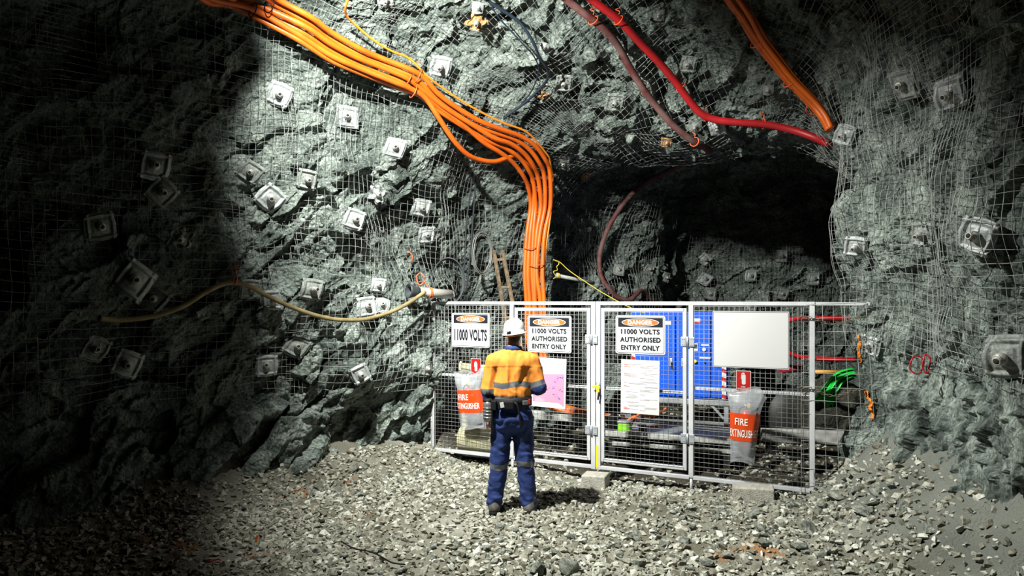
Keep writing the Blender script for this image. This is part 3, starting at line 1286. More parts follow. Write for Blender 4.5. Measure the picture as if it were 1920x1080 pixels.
D_ = M_PLATE_DULL
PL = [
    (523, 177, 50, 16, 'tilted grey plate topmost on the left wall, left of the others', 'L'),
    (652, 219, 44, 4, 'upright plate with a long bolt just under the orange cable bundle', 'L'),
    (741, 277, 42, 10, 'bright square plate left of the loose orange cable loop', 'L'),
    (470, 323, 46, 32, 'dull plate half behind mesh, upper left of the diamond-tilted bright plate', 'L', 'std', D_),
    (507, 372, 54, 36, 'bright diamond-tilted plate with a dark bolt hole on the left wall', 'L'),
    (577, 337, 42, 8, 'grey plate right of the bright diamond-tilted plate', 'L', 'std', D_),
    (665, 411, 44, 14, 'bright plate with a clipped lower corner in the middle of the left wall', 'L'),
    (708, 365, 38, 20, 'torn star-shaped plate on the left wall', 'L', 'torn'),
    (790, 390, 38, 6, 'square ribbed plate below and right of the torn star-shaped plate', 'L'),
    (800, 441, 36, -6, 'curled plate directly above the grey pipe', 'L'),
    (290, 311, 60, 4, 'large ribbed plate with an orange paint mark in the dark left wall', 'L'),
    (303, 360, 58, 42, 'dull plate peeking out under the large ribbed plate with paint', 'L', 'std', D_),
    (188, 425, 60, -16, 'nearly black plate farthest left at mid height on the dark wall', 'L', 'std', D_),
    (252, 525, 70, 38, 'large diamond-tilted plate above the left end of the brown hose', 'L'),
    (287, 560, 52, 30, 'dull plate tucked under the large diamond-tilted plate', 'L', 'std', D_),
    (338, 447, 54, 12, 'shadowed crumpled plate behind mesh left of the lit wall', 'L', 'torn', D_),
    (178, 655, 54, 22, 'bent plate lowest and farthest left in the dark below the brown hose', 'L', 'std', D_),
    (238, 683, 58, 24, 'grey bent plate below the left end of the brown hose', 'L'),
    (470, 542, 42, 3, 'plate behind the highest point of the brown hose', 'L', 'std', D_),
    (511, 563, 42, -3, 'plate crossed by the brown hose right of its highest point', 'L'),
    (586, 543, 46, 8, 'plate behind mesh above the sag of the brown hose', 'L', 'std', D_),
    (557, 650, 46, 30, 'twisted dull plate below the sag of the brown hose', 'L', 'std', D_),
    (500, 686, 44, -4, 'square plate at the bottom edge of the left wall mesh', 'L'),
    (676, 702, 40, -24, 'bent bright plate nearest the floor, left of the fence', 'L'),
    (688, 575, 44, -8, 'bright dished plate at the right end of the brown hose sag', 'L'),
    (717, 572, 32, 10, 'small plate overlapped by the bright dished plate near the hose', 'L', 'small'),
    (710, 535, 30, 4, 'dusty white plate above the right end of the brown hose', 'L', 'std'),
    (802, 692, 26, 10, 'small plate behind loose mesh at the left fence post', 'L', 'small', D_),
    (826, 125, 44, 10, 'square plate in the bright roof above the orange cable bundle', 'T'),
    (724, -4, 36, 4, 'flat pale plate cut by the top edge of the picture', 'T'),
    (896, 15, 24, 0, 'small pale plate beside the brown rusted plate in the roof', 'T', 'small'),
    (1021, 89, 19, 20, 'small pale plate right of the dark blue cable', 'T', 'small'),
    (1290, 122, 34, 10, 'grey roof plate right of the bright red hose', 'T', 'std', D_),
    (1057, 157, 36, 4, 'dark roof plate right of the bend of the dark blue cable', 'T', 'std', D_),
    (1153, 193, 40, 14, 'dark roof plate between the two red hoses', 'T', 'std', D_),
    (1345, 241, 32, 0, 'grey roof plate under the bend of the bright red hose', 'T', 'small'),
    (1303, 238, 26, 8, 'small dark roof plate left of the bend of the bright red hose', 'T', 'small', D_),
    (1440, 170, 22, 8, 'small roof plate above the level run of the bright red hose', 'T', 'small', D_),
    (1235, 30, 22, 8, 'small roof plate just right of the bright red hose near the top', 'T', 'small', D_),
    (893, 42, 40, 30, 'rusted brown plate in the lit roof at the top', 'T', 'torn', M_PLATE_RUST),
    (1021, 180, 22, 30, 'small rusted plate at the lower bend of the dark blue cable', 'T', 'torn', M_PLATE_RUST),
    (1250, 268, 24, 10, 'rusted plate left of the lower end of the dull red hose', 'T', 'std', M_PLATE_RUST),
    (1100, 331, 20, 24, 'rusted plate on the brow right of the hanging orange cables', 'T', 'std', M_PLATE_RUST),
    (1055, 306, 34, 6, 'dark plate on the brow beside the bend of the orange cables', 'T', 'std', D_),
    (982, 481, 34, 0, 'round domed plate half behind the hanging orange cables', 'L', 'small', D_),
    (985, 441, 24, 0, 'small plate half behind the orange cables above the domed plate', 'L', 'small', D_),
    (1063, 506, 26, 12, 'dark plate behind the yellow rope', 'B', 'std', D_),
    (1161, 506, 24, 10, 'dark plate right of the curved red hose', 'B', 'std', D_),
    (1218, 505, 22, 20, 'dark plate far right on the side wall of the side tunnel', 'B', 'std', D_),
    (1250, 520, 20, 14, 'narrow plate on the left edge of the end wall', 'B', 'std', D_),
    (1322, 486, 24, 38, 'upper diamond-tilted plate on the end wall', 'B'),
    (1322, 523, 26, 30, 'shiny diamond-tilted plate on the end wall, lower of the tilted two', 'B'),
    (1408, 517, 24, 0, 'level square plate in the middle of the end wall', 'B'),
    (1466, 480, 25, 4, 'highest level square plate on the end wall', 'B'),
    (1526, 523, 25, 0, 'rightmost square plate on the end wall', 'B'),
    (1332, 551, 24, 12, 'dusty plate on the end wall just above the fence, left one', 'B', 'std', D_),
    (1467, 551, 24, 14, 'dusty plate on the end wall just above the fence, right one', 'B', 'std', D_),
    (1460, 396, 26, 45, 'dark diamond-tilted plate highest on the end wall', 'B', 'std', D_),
    (1408, 573, 24, 0, 'plate on the end wall seen just under the top fence rail', 'B'),
    (1512, 576, 24, 8, 'plate on the end wall behind the right fence post', 'B', 'std', D_),
    (1506, 648, 24, 0, 'plate on the end wall between the two red pipes', 'B', 'std', D_),
    (1692, 160, 62, 4, 'dull plate left of the pair at the top of the right wall', 'R', 'std', D_),
    (1779, 178, 68, -8, 'shiny ribbed plate right of the pair at the top of the right wall', 'R'),
    (1582, 254, 46, 26, 'pale folded plate on the pillar edge where the bright red hose ends', 'R'),
    (1604, 463, 46, 12, 'pale folded plate on the pillar edge at mid height', 'R'),
    (1728, 440, 52, 8, 'grey plate in the middle of the right wall behind mesh', 'R', 'std', D_),
    (1830, 443, 78, 22, 'large tilted plate at mid height on the right wall', 'R'),
    (1629, 648, 42, 18, 'pale plate low on the pillar above the orange paint', 'R'),
    (1882, 671, 92, -6, 'largest ribbed plate low at the right edge', 'R', 'std', D_),
]
for a in PL:
    bolt_plate(*a)
# ------------------------------------------------------------------ cables and hoses
M_ORANGE = mat('orange_cable_sheath', (0.64, 0.115, 0.006), 0.45, var=0.15, scale=5)
M_ORANGE_Y = mat('amber_cable_sheath', (0.66, 0.21, 0.015), 0.45)
M_TIE = mat('orange_tie_cord', (0.85, 0.12, 0.03), 0.6)
M_RED = mat('red_hose', (0.40, 0.010, 0.013), 0.45, var=0.2, scale=5)
M_REDDULL = mat('dull_red_hose', (0.11, 0.020, 0.020), 0.7, var=0.5, scale=6, col2=(0.15, 0.085, 0.075))
M_BROWNHOSE = mat('dusty_brown_hose', (0.22, 0.175, 0.075), 0.7, var=0.3, scale=8)
M_BLUECABLE = mat('dark_blue_cable', (0.008, 0.017, 0.03), 0.5)
M_BLACKCABLE = mat('black_cable', (0.03, 0.038, 0.042), 0.55)
M_YELLOWROPE = mat('yellow_rope', (0.32, 0.26, 0.02), 0.7)
M_BLACK = mat('black_plastic', (0.007, 0.007, 0.008), 0.65, spec=0.2)


def cable(name, pts, r, m, label, cat, group=None, sides=10):
    o = MB().tube(pts, r, sides).build(name, m)
    return tag(o, label, cat, group)


def shift(pix, dx, dy):
    return [(x + dx, y + dy) for x, y in pix]


G_OR = 'orange power cables over the left wall'
def vertical(x1, x2, x3, x4, x5):
    """hanging run from the brow down behind the fence: photo columns at five heights, at the depth of the brow drop"""
    return [at(x1, 330, 9.83), at(x2, 385, 9.80), at(x3, 440, 9.79), at(x4, 510, 9.78), at(x5, 565, 9.78), at(x5 + 1, 640, 9.78), at(x5 + 6, 715, 9.72), at(x5 + 22, 752, 9.6), at(x5 + 60, 768, 9.45), at(x5 + 110, 778, 9.4), at(x5 + 150, 782, 9.5)]


def run_cable(pix, bend, cols, off, r, label):
    """pix: over the rock; bend: from the rock edge into the drop, depth eased to the hanging run"""
    P = [hit(x, y, off)[0] for x, y in pix]
    for _ in range(4):
        Q = P[:]
        for i in range(1, len(P) - 1):
            Y = (P[i - 1].y + 2 * P[i].y + P[i + 1].y) / 4
            k = Y / P[i].y
            Q[i] = Vector((P[i].x * k, Y, CAM_H + (P[i].z - CAM_H) * k))
        P = Q
    n = len(bend)
    y0 = P[-1].y
    for i, (x, y) in enumerate(bend):
        f = (i + 1) / (n + 1)
        P.append(at(x, y, y0 + (9.80 - y0) * f))
    cable('orange_cable', spline(P + cols, 8), r, M_ORANGE, label, 'cable', G_OR)


top_ = [(390, -82), (440, -54), (480, -28), (505, -14), (523, 0), (584, 33), (620, 60), (674, 91), (715, 109), (771, 131), (797, 148), (822, 176), (857, 202), (900, 227)]
run_cable(top_, [(938, 242), (975, 255), (1003, 273), (1022, 298), (1031, 322)], vertical(1035, 1032, 1021, 1017, 1020)[1:], 0.32, 0.032, 'uppermost thick orange cable of the bundle crossing the left wall')
run_cable(shift(top_, -6, 9), [(932, 250), (966, 262), (993, 281), (1011, 305), (1020, 328)], vertical(1026, 1022, 1012, 1006, 1013)[1:], 0.27, 0.031, 'orange cable running just below the uppermost one of the bundle')
mid_ = [(320, -78), (368, -52), (412, -28), (440, -14), (463, 0), (567, 47), (620, 82), (668, 107), (715, 126), (762, 146), (790, 167), (834, 201), (886, 234)]
run_cable(mid_, [(925, 258), (958, 270), (983, 288), (1000, 311), (1009, 334)], vertical(1015, 1014, 1006, 1002, 1003)[1:], 0.30, 0.032, 'orange cable in the middle of the bundle, lit from its top edge')
run_cable(shift(mid_, -5, 11), [(916, 264), (948, 278), (974, 296), (991, 319), (1000, 341)], vertical(1006, 1004, 1000, 998, 1001)[1:], 0.25, 0.030, 'orange cable in shadow under the middle of the bundle')
low_ = [(250, -72), (302, -48), (352, -24), (380, -10), (406, 0), (472, 16), (551, 60), (620, 104), (677, 129), (740, 154), (771, 167), (797, 183), (822, 220), (840, 248), (857, 271)]
run_cable(low_, [(878, 291), (900, 300), (928, 303), (952, 296), (972, 292), (988, 308), (998, 332)], vertical(1002, 1000, 994, 990, 993)[1:], 0.30, 0.032, 'orange cable that sags in a loose loop below the bundle')
low2_ = [(262, -58), (318, -32), (372, -6), (395, 6), (440, 14), (551, 70), (620, 113), (677, 137), (740, 161), (790, 180), (830, 206), (875, 240)]
run_cable(low2_, [(908, 268), (938, 286), (962, 305), (980, 328), (990, 350)], vertical(996, 995, 988, 984, 987)[1:], 0.25, 0.030, 'lowest orange cable of the bundle at the upper left')
thin = [(655, -6), (648, 14), (650, 30), (668, 48), (700, 75), (735, 96), (768, 110), (800, 142), (830, 165), (880, 198), (938, 228), (985, 246), (1010, 270), (1030, 295)]
P_ = hang(thin, 0.28, 3, 6)
pts = [p for p in P_] + spline([at(1036, 330, 9.85), at(1036, 370, 9.82), at(1030, 420, 9.8), at(1022, 480, 9.8), at(1021, 540, 9.8), at(1024, 620, 9.8)], 6)
cable('thin_orange_cable', pts, 0.013, M_ORANGE_Y, 'thin amber cable looping along above the thick orange cables', 'cable', None, 8)


def tie(center, axis, rad, label, m=None, name='cable_tie', tail=True):
    """ring of cord round a bundle with a short knotted tail"""
    ax = axis.normalized()
    u = ax.orthogonal().normalized()
    v = ax.cross(u)
    b = MB()
    b.tube([center + (u * math.cos(a) + v * math.sin(a)) * rad for a in [2 * math.pi * k / 20 for k in range(20)]], 0.006, 6, closed=True)
    o = b.build(name, m or M_TIE)
    if tail:
        c = center + Vector((0, 0, 1)) * rad
        t = MB().tube(spline([c, c + Vector((0.01, 0, .04)), c + Vector((-.03, .02, .07)), c + Vector((.03, .02, .09))], 4), 0.005, 6).build('tail', m or M_TIE, o)
    return tag(o, label, 'cable tie', 'cord ties on the cables')


def tie_at(px, py, off, axis_px, rad, label, m=None, tail=True):
    c, n = hit(px, py, off)
    c2, _ = hit(px + axis_px[0], py + axis_px[1], off)
    return tie(c, c2 - c, rad, label, m, 'cable_tie', tail)


TIES = [
    (783, 142, .29, (20, 12), .085, 'orange cord tie on the upper cable pair at the bright bend'),
    (766, 148, .27, (20, 12), .080, 'orange cord tie on the middle cables left of the loose loop'),
    (775, 172, .27, (20, 12), .080, 'orange cord tie where the loose cable leaves the bundle'),
    (677, 132, .27, (20, 10), .075, 'dark cord tie on the lower cables above the upright plate'),
    (474, 19, .27, (20, 10), .075, 'dark cord tie on the lower cables at the top left'),
    (505, 10, .27, (20, 10), .075, 'dark cord tie on the middle cables at the top edge'),
]
for i, (x, y, o_, a, r_, lab) in enumerate(TIES):
    tie_at(x, y, o_, a, r_, lab, M_BLACK if i >= 3 else None, i < 3)
for x, y, r_, lab in ((1008, 268, .10, 'orange cord tie where the bundle bends down over the brow'), (979, 288, .09, 'orange cord tie at the end of the loose cable loop')):
    tie(at(x, y, 9.75), Vector((1, 0.1, -0.6)), r_, lab)
for x, y, r_, lab in ((1000, 352, .11, 'orange cord tie high on the hanging cables'), (994, 466, .09, 'orange cord tie half way down the hanging cables'), (1006, 498, .11, 'orange cord tie low on the hanging cables above the fence')):
    tie(at(x, y, 9.79), Vector((0.05, 0, -1)), r_, lab, None, True and 'cable_tie', False)

# right-hand bundle
rb = [(1340, -48), (1355, -16), (1362, 0), (1386, 31), (1404, 60), (1420, 84), (1446, 117), (1476, 154), (1518, 196), (1540, 222), (1553, 245)]
G_RB = 'orange cables of the right bundle'
RBL = ['leftmost orange cable of the right bundle in the roof', 'second orange cable from the left of the right roof bundle', 'middle orange cable of the right roof bundle', 'second orange cable from the right of the right roof bundle', 'rightmost orange cable of the right roof bundle']
for k, lab in enumerate(RBL):
    pix = [(x + (k * 7.5 + 2 * math.sin(k * 2 + i)) * (1 - 0.075 * i), y - 1.5 * k) for i, (x, y) in enumerate(rb)]
    cable('orange_cable', hang(pix, 0.17 + 0.035 * (k % 2), 3), 0.028, M_ORANGE, lab, 'cable', G_RB)
for x, y, lab in ((1421, 78, 'orange cord tie high on the right cable bundle'), (1482, 152, 'orange cord tie in the middle of the right cable bundle'), (1526, 202, 'orange cord tie at the lower end of the right cable bundle')):
    tie_at(x, y, .185, (22, 28), .085, lab, None, False)

# red hoses
h1 = [(1030, -40), (1050, -12), (1063, 0), (1110, 37), (1140, 62), (1160, 88), (1180, 125), (1205, 165), (1228, 196), (1262, 235), (1300, 265), (1322, 277), (1331, 284)]
p1 = hang(h1, 0.21, 3)
h1b = [(1320, 290), (1290, 303), (1250, 322), (1222, 337), (1195, 355), (1172, 378), (1150, 410), (1135, 440), (1125, 475), (1124, 505), (1130, 525), (1145, 545), (1160, 558), (1180, 563), (1192, 553), (1203, 545), (1216, 556), (1232, 575)]
P_ = [hit(x, y, 0.14)[0] for x, y in h1b]
for _ in range(5):
    Q = P_[:]
    for i in range(1, len(P_) - 1):
        Y = (P_[i - 1].y + 2 * P_[i].y + P_[i + 1].y) / 4
        k = Y / P_[i].y
        Q[i] = Vector((P_[i].x * k, Y, CAM_H + (P_[i].z - CAM_H) * k))
    P_ = Q
cable('dull_red_hose', p1 + spline([p1[-1] * 0.7 + P_[0] * 0.3, P_[0]], 5)[1:] + spline(P_, 6)[1:], 0.042, M_REDDULL, 'dusty dull red hose that runs down the roof and curls down the side tunnel wall', 'hose')
h2 = [(1080, -40), (1096, -14), (1108, -2), (1160, 38), (1200, 80), (1240, 122), (1270, 158), (1292, 188), (1312, 211), (1330, 221), (1355, 227), (1390, 230), (1440, 234), (1490, 245), (1530, 259), (1556, 271)]
cable('red_hose', hang(h2, 0.22, 4), 0.044, M_RED, 'bright red hose crossing the roof to the right pillar', 'hose')
for x, y, a, lab in ((1112, 38, (10, 16), 'orange cord tie at the top of the dull red hose'), (1160, 38, (14, 14), 'orange cord tie at the top of the bright red hose'), (1210, 170, (12, 18), 'orange cord tie half way along the dull red hose'), (1276, 163, (10, 16), 'orange cord tie half way along the bright red hose'), (1302, 266, (12, 10), 'orange cord tie at the lower end of the dull red hose'), (1324, 219, (20, 5), 'orange cord tie at the bend of the bright red hose'), (1431, 232, (20, 2), 'orange cord tie on the level run of the bright red hose')):
    tie_at(x, y, .215, a, .058, lab)

# brown hose sagging across the left wall
hb = [(186, 596), (215, 600), (255, 598), (300, 590), (345, 573), (385, 548), (415, 534), (441, 530), (468, 537), (500, 554), (545, 575), (590, 591), (630, 599), (672, 600), (705, 594), (740, 582), (770, 566), (797, 547)]
cable('brown_hose', hang(hb, 0.26, 6), 0.024, M_BROWNHOSE, 'dusty brown hose sagging across the left wall', 'hose')
tie_at(441, 524, .24, (20, 3), .055, 'dark red cord holding up the brown hose at its highest point')
# dark blue cable in the roof, with a thinner one beside it
hc = [(890, -30), (905, -8), (913, 0), (941, 19), (971, 39), (990, 63), (1003, 86), (1011, 106), (1022, 122), (1028, 134), (1027, 146), (1020, 158), (1002, 177), (980, 196), (958, 212), (945, 222)]
cable('dark_blue_cable', hang(hc, 0.21, 3), 0.017, M_BLUECABLE, 'dark blue cable bending under the roof mesh', 'cable', None, 8)
hc2 = [(920, 10), (936, 34), (958, 58), (982, 84), (1000, 104), (1010, 128), (1006, 150), (992, 178), (975, 198)]
cable('thin_dark_cable', hang(hc2, 0.19, 3), 0.009, M_BLUECABLE, 'thin dark cable left of the dark blue cable in the roof', 'cable', None, 6)
# black cables down the corner left of the recess
for k, (xs, lab) in enumerate((((893, 890, 886, 882, 876, 870), 'black cable hanging down the rock corner, right one'), ((886, 881, 874, 872, 868, 864), 'black cable hanging down the rock corner, left one'))):
    pix = list(zip(xs, (322, 370, 420, 475, 530, 566)))
    cable('black_cable', hang(pix, 0.14 + .03 * k, 3), 0.012, M_BLACKCABLE, lab, 'cable', 'black cables on the rock corner', 8)
cc, cn = hit(838, 530, 0.16)
b = MB()
for k in range(3):
    b.tube([cc + Vector((0.215 * math.cos(a), 0.06 * math.sin(a * 2 + k) * 0.3 - 0.02 * k, 0.31 * math.sin(a))) + Vector((0.012 * k, 0, .01 * k)) for a in [2 * math.pi * i / 36 for i in range(36)]], 0.010, 7, closed=True)
tag(b.build('black_cable_coil', M_BLACKCABLE), 'black cable coil hanging behind the grey pipe', 'cable coil')

# orange cord loops hooked on the mesh
def cord_loop(px, py, w_, h_, label, m=None, name='cord_loop', off=.17):
    c, n = hit(px, py, off)
    s = c.y / FPX
    pts = [c + Vector((w_ * s * math.cos(a) * 0.5, -0.01 * math.sin(3 * a), h_ * s * 0.5 * math.sin(a))) for a in [2 * math.pi * k / 24 for k in range(24)]]
    return tag(MB().tube(pts, 0.0065, 6, closed=True).build(name, m or M_TIE), label, 'cord')


cord_loop(788, 523, 14, 22, 'orange cord loop above the grey pipe')
o_ = cord_loop(1719, 684, 26, 34, 'red cord loop hanging on the right wall, left half', M_RED)
cord_loop(1737, 682, 14, 34, 'red cord loop hanging on the right wall, right half', M_RED)
c, n = hit(765, 470, .16)
tag(MB().tube(spline([c, c + Vector((.05, 0, -.06)), c + Vector((.05, 0, -.12)), c + Vector((0, 0, -.14))], 5), .006, 6).build('hooked_cord', M_TIE), 'short hooked orange cord on the mesh above the grey pipe', 'cord')

# ------------------------------------------------------------------ grey pipe on the corner, wire coil, ladder, rod with rope
M_PIPE = mat('grey_plastic_pipe', (0.30, 0.30, 0.26), 0.5, var=0.15, scale=6)
pa = at(772, 546, 8.42)
pb = at(846, 552, 8.75)
ax = (pb - pa).normalized()
t = MB().cyl(pa + ax * 0.06, pb, 0.058, 24).build('grey_pipe', M_PIPE)
tag(t, 'grey plastic pipe with a black flared end poking out over the left fence end', 'pipe')
Mx = Matrix.Translation(pa) @ ax.to_track_quat('Z', 'Y').to_matrix().to_4x4()
MB().lathe([(0.058, 0.10), (0.062, 0.05), (0.085, -0.02), (0.092, -0.05), (0.080, -0.05), (0.055, 0.03), (0.001, 0.04)], Mx, 28).build('flared_end', M_BLACKCABLE, t)
b = MB()
pm = pa + ax * 0.23
for k in range(4):
    b.tube([pm + ax * (0.014 * k + 0.01 * math.sin(a + k)) + (Vector((0, 0, 1)) * math.cos(a) + ax.cross(Vector((0, 0, 1))) * math.sin(a)) * 0.064 for a in [2 * math.pi * i / 18 for i in range(18)]], 0.006, 6, closed=True)
b.tube(spline([pm + Vector((0, 0, .06)), pm + Vector((-.05, 0, .13)), at(787, 528, 8.44)], 5), 0.006, 6)
tag(b.build('orange_lashing', M_TIE), 'orange cord lashed round the grey pipe', 'cord')

M_COIL = mat('coiled_grey_wire', (0.24, 0.25, 0.23), 0.45, 0.4)
cc, cn = hit(905, 476, 0.17)
b = MB()
rg = random.Random(3)
for k in range(7):
    ox, oz = rg.uniform(-.018, .018), rg.uniform(-.02, .02)
    ra, rb_ = 0.125 + rg.uniform(-.012, .012), 0.285 + rg.uniform(-.014, .012)
    ph = rg.uniform(0, 6)
    b.tube([cc + Vector((ox + ra * math.cos(a), 0.10 * math.cos(a) - 0.012 * k + .01 * math.sin(2 * a + ph), oz + rb_ * math.sin(a))) for a in [2 * math.pi * i / 48 for i in range(48)]], 0.006, 6, closed=True)
tag(b.build('wire_coil', M_COIL), 'tall oval coil of grey wire hung left of the ladder', 'wire coil')

M_WOOD = mat('weathered_wood', (0.15, 0.11, 0.065), 0.8, var=0.4, scale=14)
t = thing('ladder', 'narrow weathered wooden ladder leaning on the rock beside the wire coil', 'ladder', at(945, 700, 9.45))
inv = t.matrix_basis.inverted()
bl, br_, tl, tr = at(962, 690, 9.35), at(985, 690, 9.35), at(926, 470, 9.75), at(942, 470, 9.75)
for a, c in ((bl, tl), (br_, tr)):
    MB().bar(inv @ a, inv @ c, 0.035, 0.05, bevel=0.004).build('rail', M_WOOD, t)
for f in (0.18, 0.42, 0.68, 0.92):
    MB().bar(inv @ bl.lerp(tl, f), inv @ br_.lerp(tr, f), 0.028, 0.035, bevel=0.004).build('rung', M_WOOD, t)

M_ROD = mat('grey_rod', (0.20, 0.21, 0.19), 0.5, var=0.2, scale=10)
ra, rb_ = at(1042, 516, 9.55), at(1114, 531, 9.75)
tag(MB().cyl(ra, rb_, 0.026, 16).build('grey_rod', M_ROD), 'grey rod sticking out sideways behind the second danger sign', 'rod')
b = MB()
b.tube(spline([at(1037, 487, 9.62), at(1050, 492, 9.62), at(1068, 508, 9.6), at(1100, 530, 9.4), at(1135, 552, 9.2), at(1178, 575, 9.0), at(1210, 588, 8.95)], 8), 0.007, 6)
rg = random.Random(9)
kn = [at(1042 + rg.uniform(-6, 7), 490 + 4.2 * k + rg.uniform(-3, 3), 9.55 + rg.uniform(-.03, .03)) for k in range(9)]
b.tube(spline(kn, 6), 0.007, 6)
dv = (rb_ - ra).normalized()
for k in range(3):
    b.tube([ra + dv * (0.02 + .014 * k) + (Vector((0, 0, 1)) * math.cos(a) + dv.cross(Vector((0, 0, 1))) * math.sin(a)) * 0.033 for a in [2 * math.pi * i / 14 for i in range(14)]], 0.007, 6, closed=True)
tag(b.build('yellow_rope', M_YELLOWROPE), 'yellow rope knotted on the grey rod and stretched down to the right', 'rope')
# ------------------------------------------------------------------ fence
M_FENCE = mat('white_galvanised_frame', (0.52, 0.54, 0.55), 0.4, 0.15, var=0.12, scale=5)
M_FMESH = mat('fence_wire', (0.27, 0.285, 0.28), 0.45, 0.2)
M_HINGE = mat('zinc_hinge', (0.50, 0.54, 0.58), 0.4, 0.6)
M_YELLOW = mat('yellow_paint', (0.75, 0.55, 0.01), 0.5)
FD3 = Vector((FDIR[0], FDIR[1], 0))
FN3 = Vector((-FNRM[0], -FNRM[1], 0))      # towards the viewer
FLEN = 4.50
fence = thing('mesh_fence', 'white framed wire mesh fence with two gates across the side tunnel mouth', 'fence', (F0[0], F0[1], 0), (0, 0, math.atan2(FDIR[1], FDIR[0])))
# local frame of the fence: x along it, -y towards the viewer, z up
POSTS = [0.0, 1.14, 2.213, 3.295, 4.50]
ZT, ZB = 1.985, 0.075
for k, x in enumerate(POSTS):
    foot = {0: 0.03, 1: -0.10, 2: 0.05, 3: -0.10, 4: 0.04}[k]
    if k == 2:
        for dx in (-0.030, 0.030):
            MB().box((x + dx, 0, (ZT + foot) / 2), (0.052, 0.05, ZT - foot), bevel=0.004).build('post', M_FENCE, fence)
    else:
        MB().box((x, 0, (ZT + ZB) / 2), (0.05, 0.05, ZT - ZB), bevel=0.004).build('post', M_FENCE, fence)
    if k in (1, 3):
        MB().cyl((x, 0, ZB), (x, 0, foot), 0.017, 12).build('foot', M_FENCE, fence)
for k in range(4):
    a, c = POSTS[k] + 0.02, POSTS[k + 1] - 0.02
    MB().bar((a, 0, ZT - 0.02), (c, 0, ZT - 0.02), 0.045, 0.04, bevel=0.004).build('top_rail', M_FENCE, fence)
    MB().bar((a, 0, ZB + 0.0), (c, 0, ZB + 0.0), 0.045, 0.04, bevel=0.004).build('bottom_rail', M_FENCE, fence)
MB().bar((4.52, 0, ZT - 0.02), (5.02, 0.02, ZT - 0.02), 0.035, 0.035, bevel=0.004).build('top_rail', M_FENCE, fence)
for a, c in ((0.02, 1.12), (3.31, 4.48)):
    MB().bar((a, 0.02, 1.045), (c, 0.02, 1.045), 0.03, 0.035, bevel=0.003).build('middle_rail', M_FENCE, fence)
# yellow marks on the centre posts
MB().box((2.213 + 0.018, -0.0268, 0.20), (0.030, 0.002, 0.26)).build('yellow_mark', M_YELLOW, fence)


def weld(x0, x1, z0, z1, y, px=0.052, pz=0.05, r=0.0024, jit=0.0, sag=0.0, seed=0):
    b = MB()
    rg = random.Random(seed)
    n = max(2, round((x1 - x0) / px))
    for k in range(n + 1):
        x = x0 + (x1 - x0) * k / n
        b.tube([(x + rg.uniform(-jit, jit), y + rg.uniform(-jit, jit), z0), (x + rg.uniform(-jit, jit), y + sag, (z0 + z1) / 2), (x, y, z1)], r, 5)
    m = max(2, round((z1 - z0) / pz))
    for k in range(m + 1):
        z = z0 + (z1 - z0) * k / m
        b.tube([(x0, y - r * 1.6, z + rg.uniform(-jit, jit)), ((x0 + x1) / 2, y - r * 1.6 + sag, z + rg.uniform(-jit, jit)), (x1, y - r * 1.6, z + rg.uniform(-jit, jit))], r, 5)
    return b


weld(0.03, 1.11, ZB + .03, ZT - .05, -0.018, seed=1).build('mesh_panel', M_FMESH, fence)
weld(3.33, 4.47, ZB + .03, ZT - .05, -0.018, seed=2).build('mesh_panel', M_FMESH, fence)


def gate(x0, x1, hinge_x):
    g = thing('gate', None, None)
    g.parent = fence
    g.location = (x0, 0, 0)
    W = x1 - x0
    zt, zb = ZT - 0.075, ZB + 0.075
    b = MB()
    for x in (0.02, W - 0.02):
        b.box((x, -0.012, (zt + zb) / 2), (0.04, 0.04, zt - zb), bevel=0.004)
    for z in (zt - 0.02, zb + 0.02):
        b.box((W / 2, -0.012, z), (W - 0.04, 0.04, 0.04), bevel=0.004)
    b.build('gate_frame', M_FENCE, g)
    MB().box((W / 2, 0.01, 0.99), (W - 0.06, 0.025, 0.032), bevel=0.003).build('middle_rail', M_FENCE, g)
    weld(0.04, W - 0.04, zb + .03, zt - .03, -0.030, seed=int(x0 * 10)).build('gate_mesh', M_FMESH, g)
    for z in (1.55, 0.50):
        h = MB()
        xc = hinge_x - x0
        h.box((xc - 0.045, -0.038, z), (0.055, 0.008, 0.10), bevel=0.002)
        h.box((xc + 0.045, -0.038, z), (0.055, 0.008, 0.10), bevel=0.002)
        h.cyl((xc, -0.038, z - 0.055), (xc, -0.038, z + 0.055), 0.012, 12)
        for sx in (-.055, -.035, .035, .055):
            for sz in (-.03, .03):
                h.cyl((xc + sx, -0.042, z + sz), (xc + sx, -0.047, z + sz), 0.006, 8)
        h.build('hinge', M_HINGE, g)
    return g


gate(1.180, 2.150, 2.165)
gate(2.280, 3.250, 3.262)


def fp(px, py, off=0.04):
    """local fence coordinates (x, z) of a photo pixel on the plane `off` in front of the fence"""
    d = Vector(((px - 960.0) / FPX, 1.0, (HORIZON - py) / FPX))
    o = Vector((F0[0], F0[1], 0)) + FN3 * off
    cam_ = Vector((0, 0, CAM_H))
    tt = (o - cam_).dot(FN3) / d.dot(FN3)
    p = cam_ + d * tt
    return (p - Vector((F0[0], F0[1], 0))).dot(FD3), p.z


FROT = math.atan2(FDIR[1], FDIR[0])


def fence_thing(name, label, cat, px0, py0, px1, py1, off=0.045, tilt=0.0, group=None):
    """Empty at the centre of a flat object hanging on the fence; returns it with its width and height"""
    xm, zm = fp((px0 + px1) / 2, (py0 + py1) / 2, off)
    xa, _ = fp(px0, (py0 + py1) / 2, off)
    xb, _ = fp(px1, (py0 + py1) / 2, off)
    _, za = fp((px0 + px1) / 2, py1, off)
    _, zb = fp((px0 + px1) / 2, py0, off)
    p = Vector((F0[0], F0[1], 0)) + FD3 * xm + FN3 * off + Vector((0, 0, zm))
    t = thing(name, label, cat, p, (0, math.radians(tilt), FROT), group)
    return t, xb - xa, zb - za


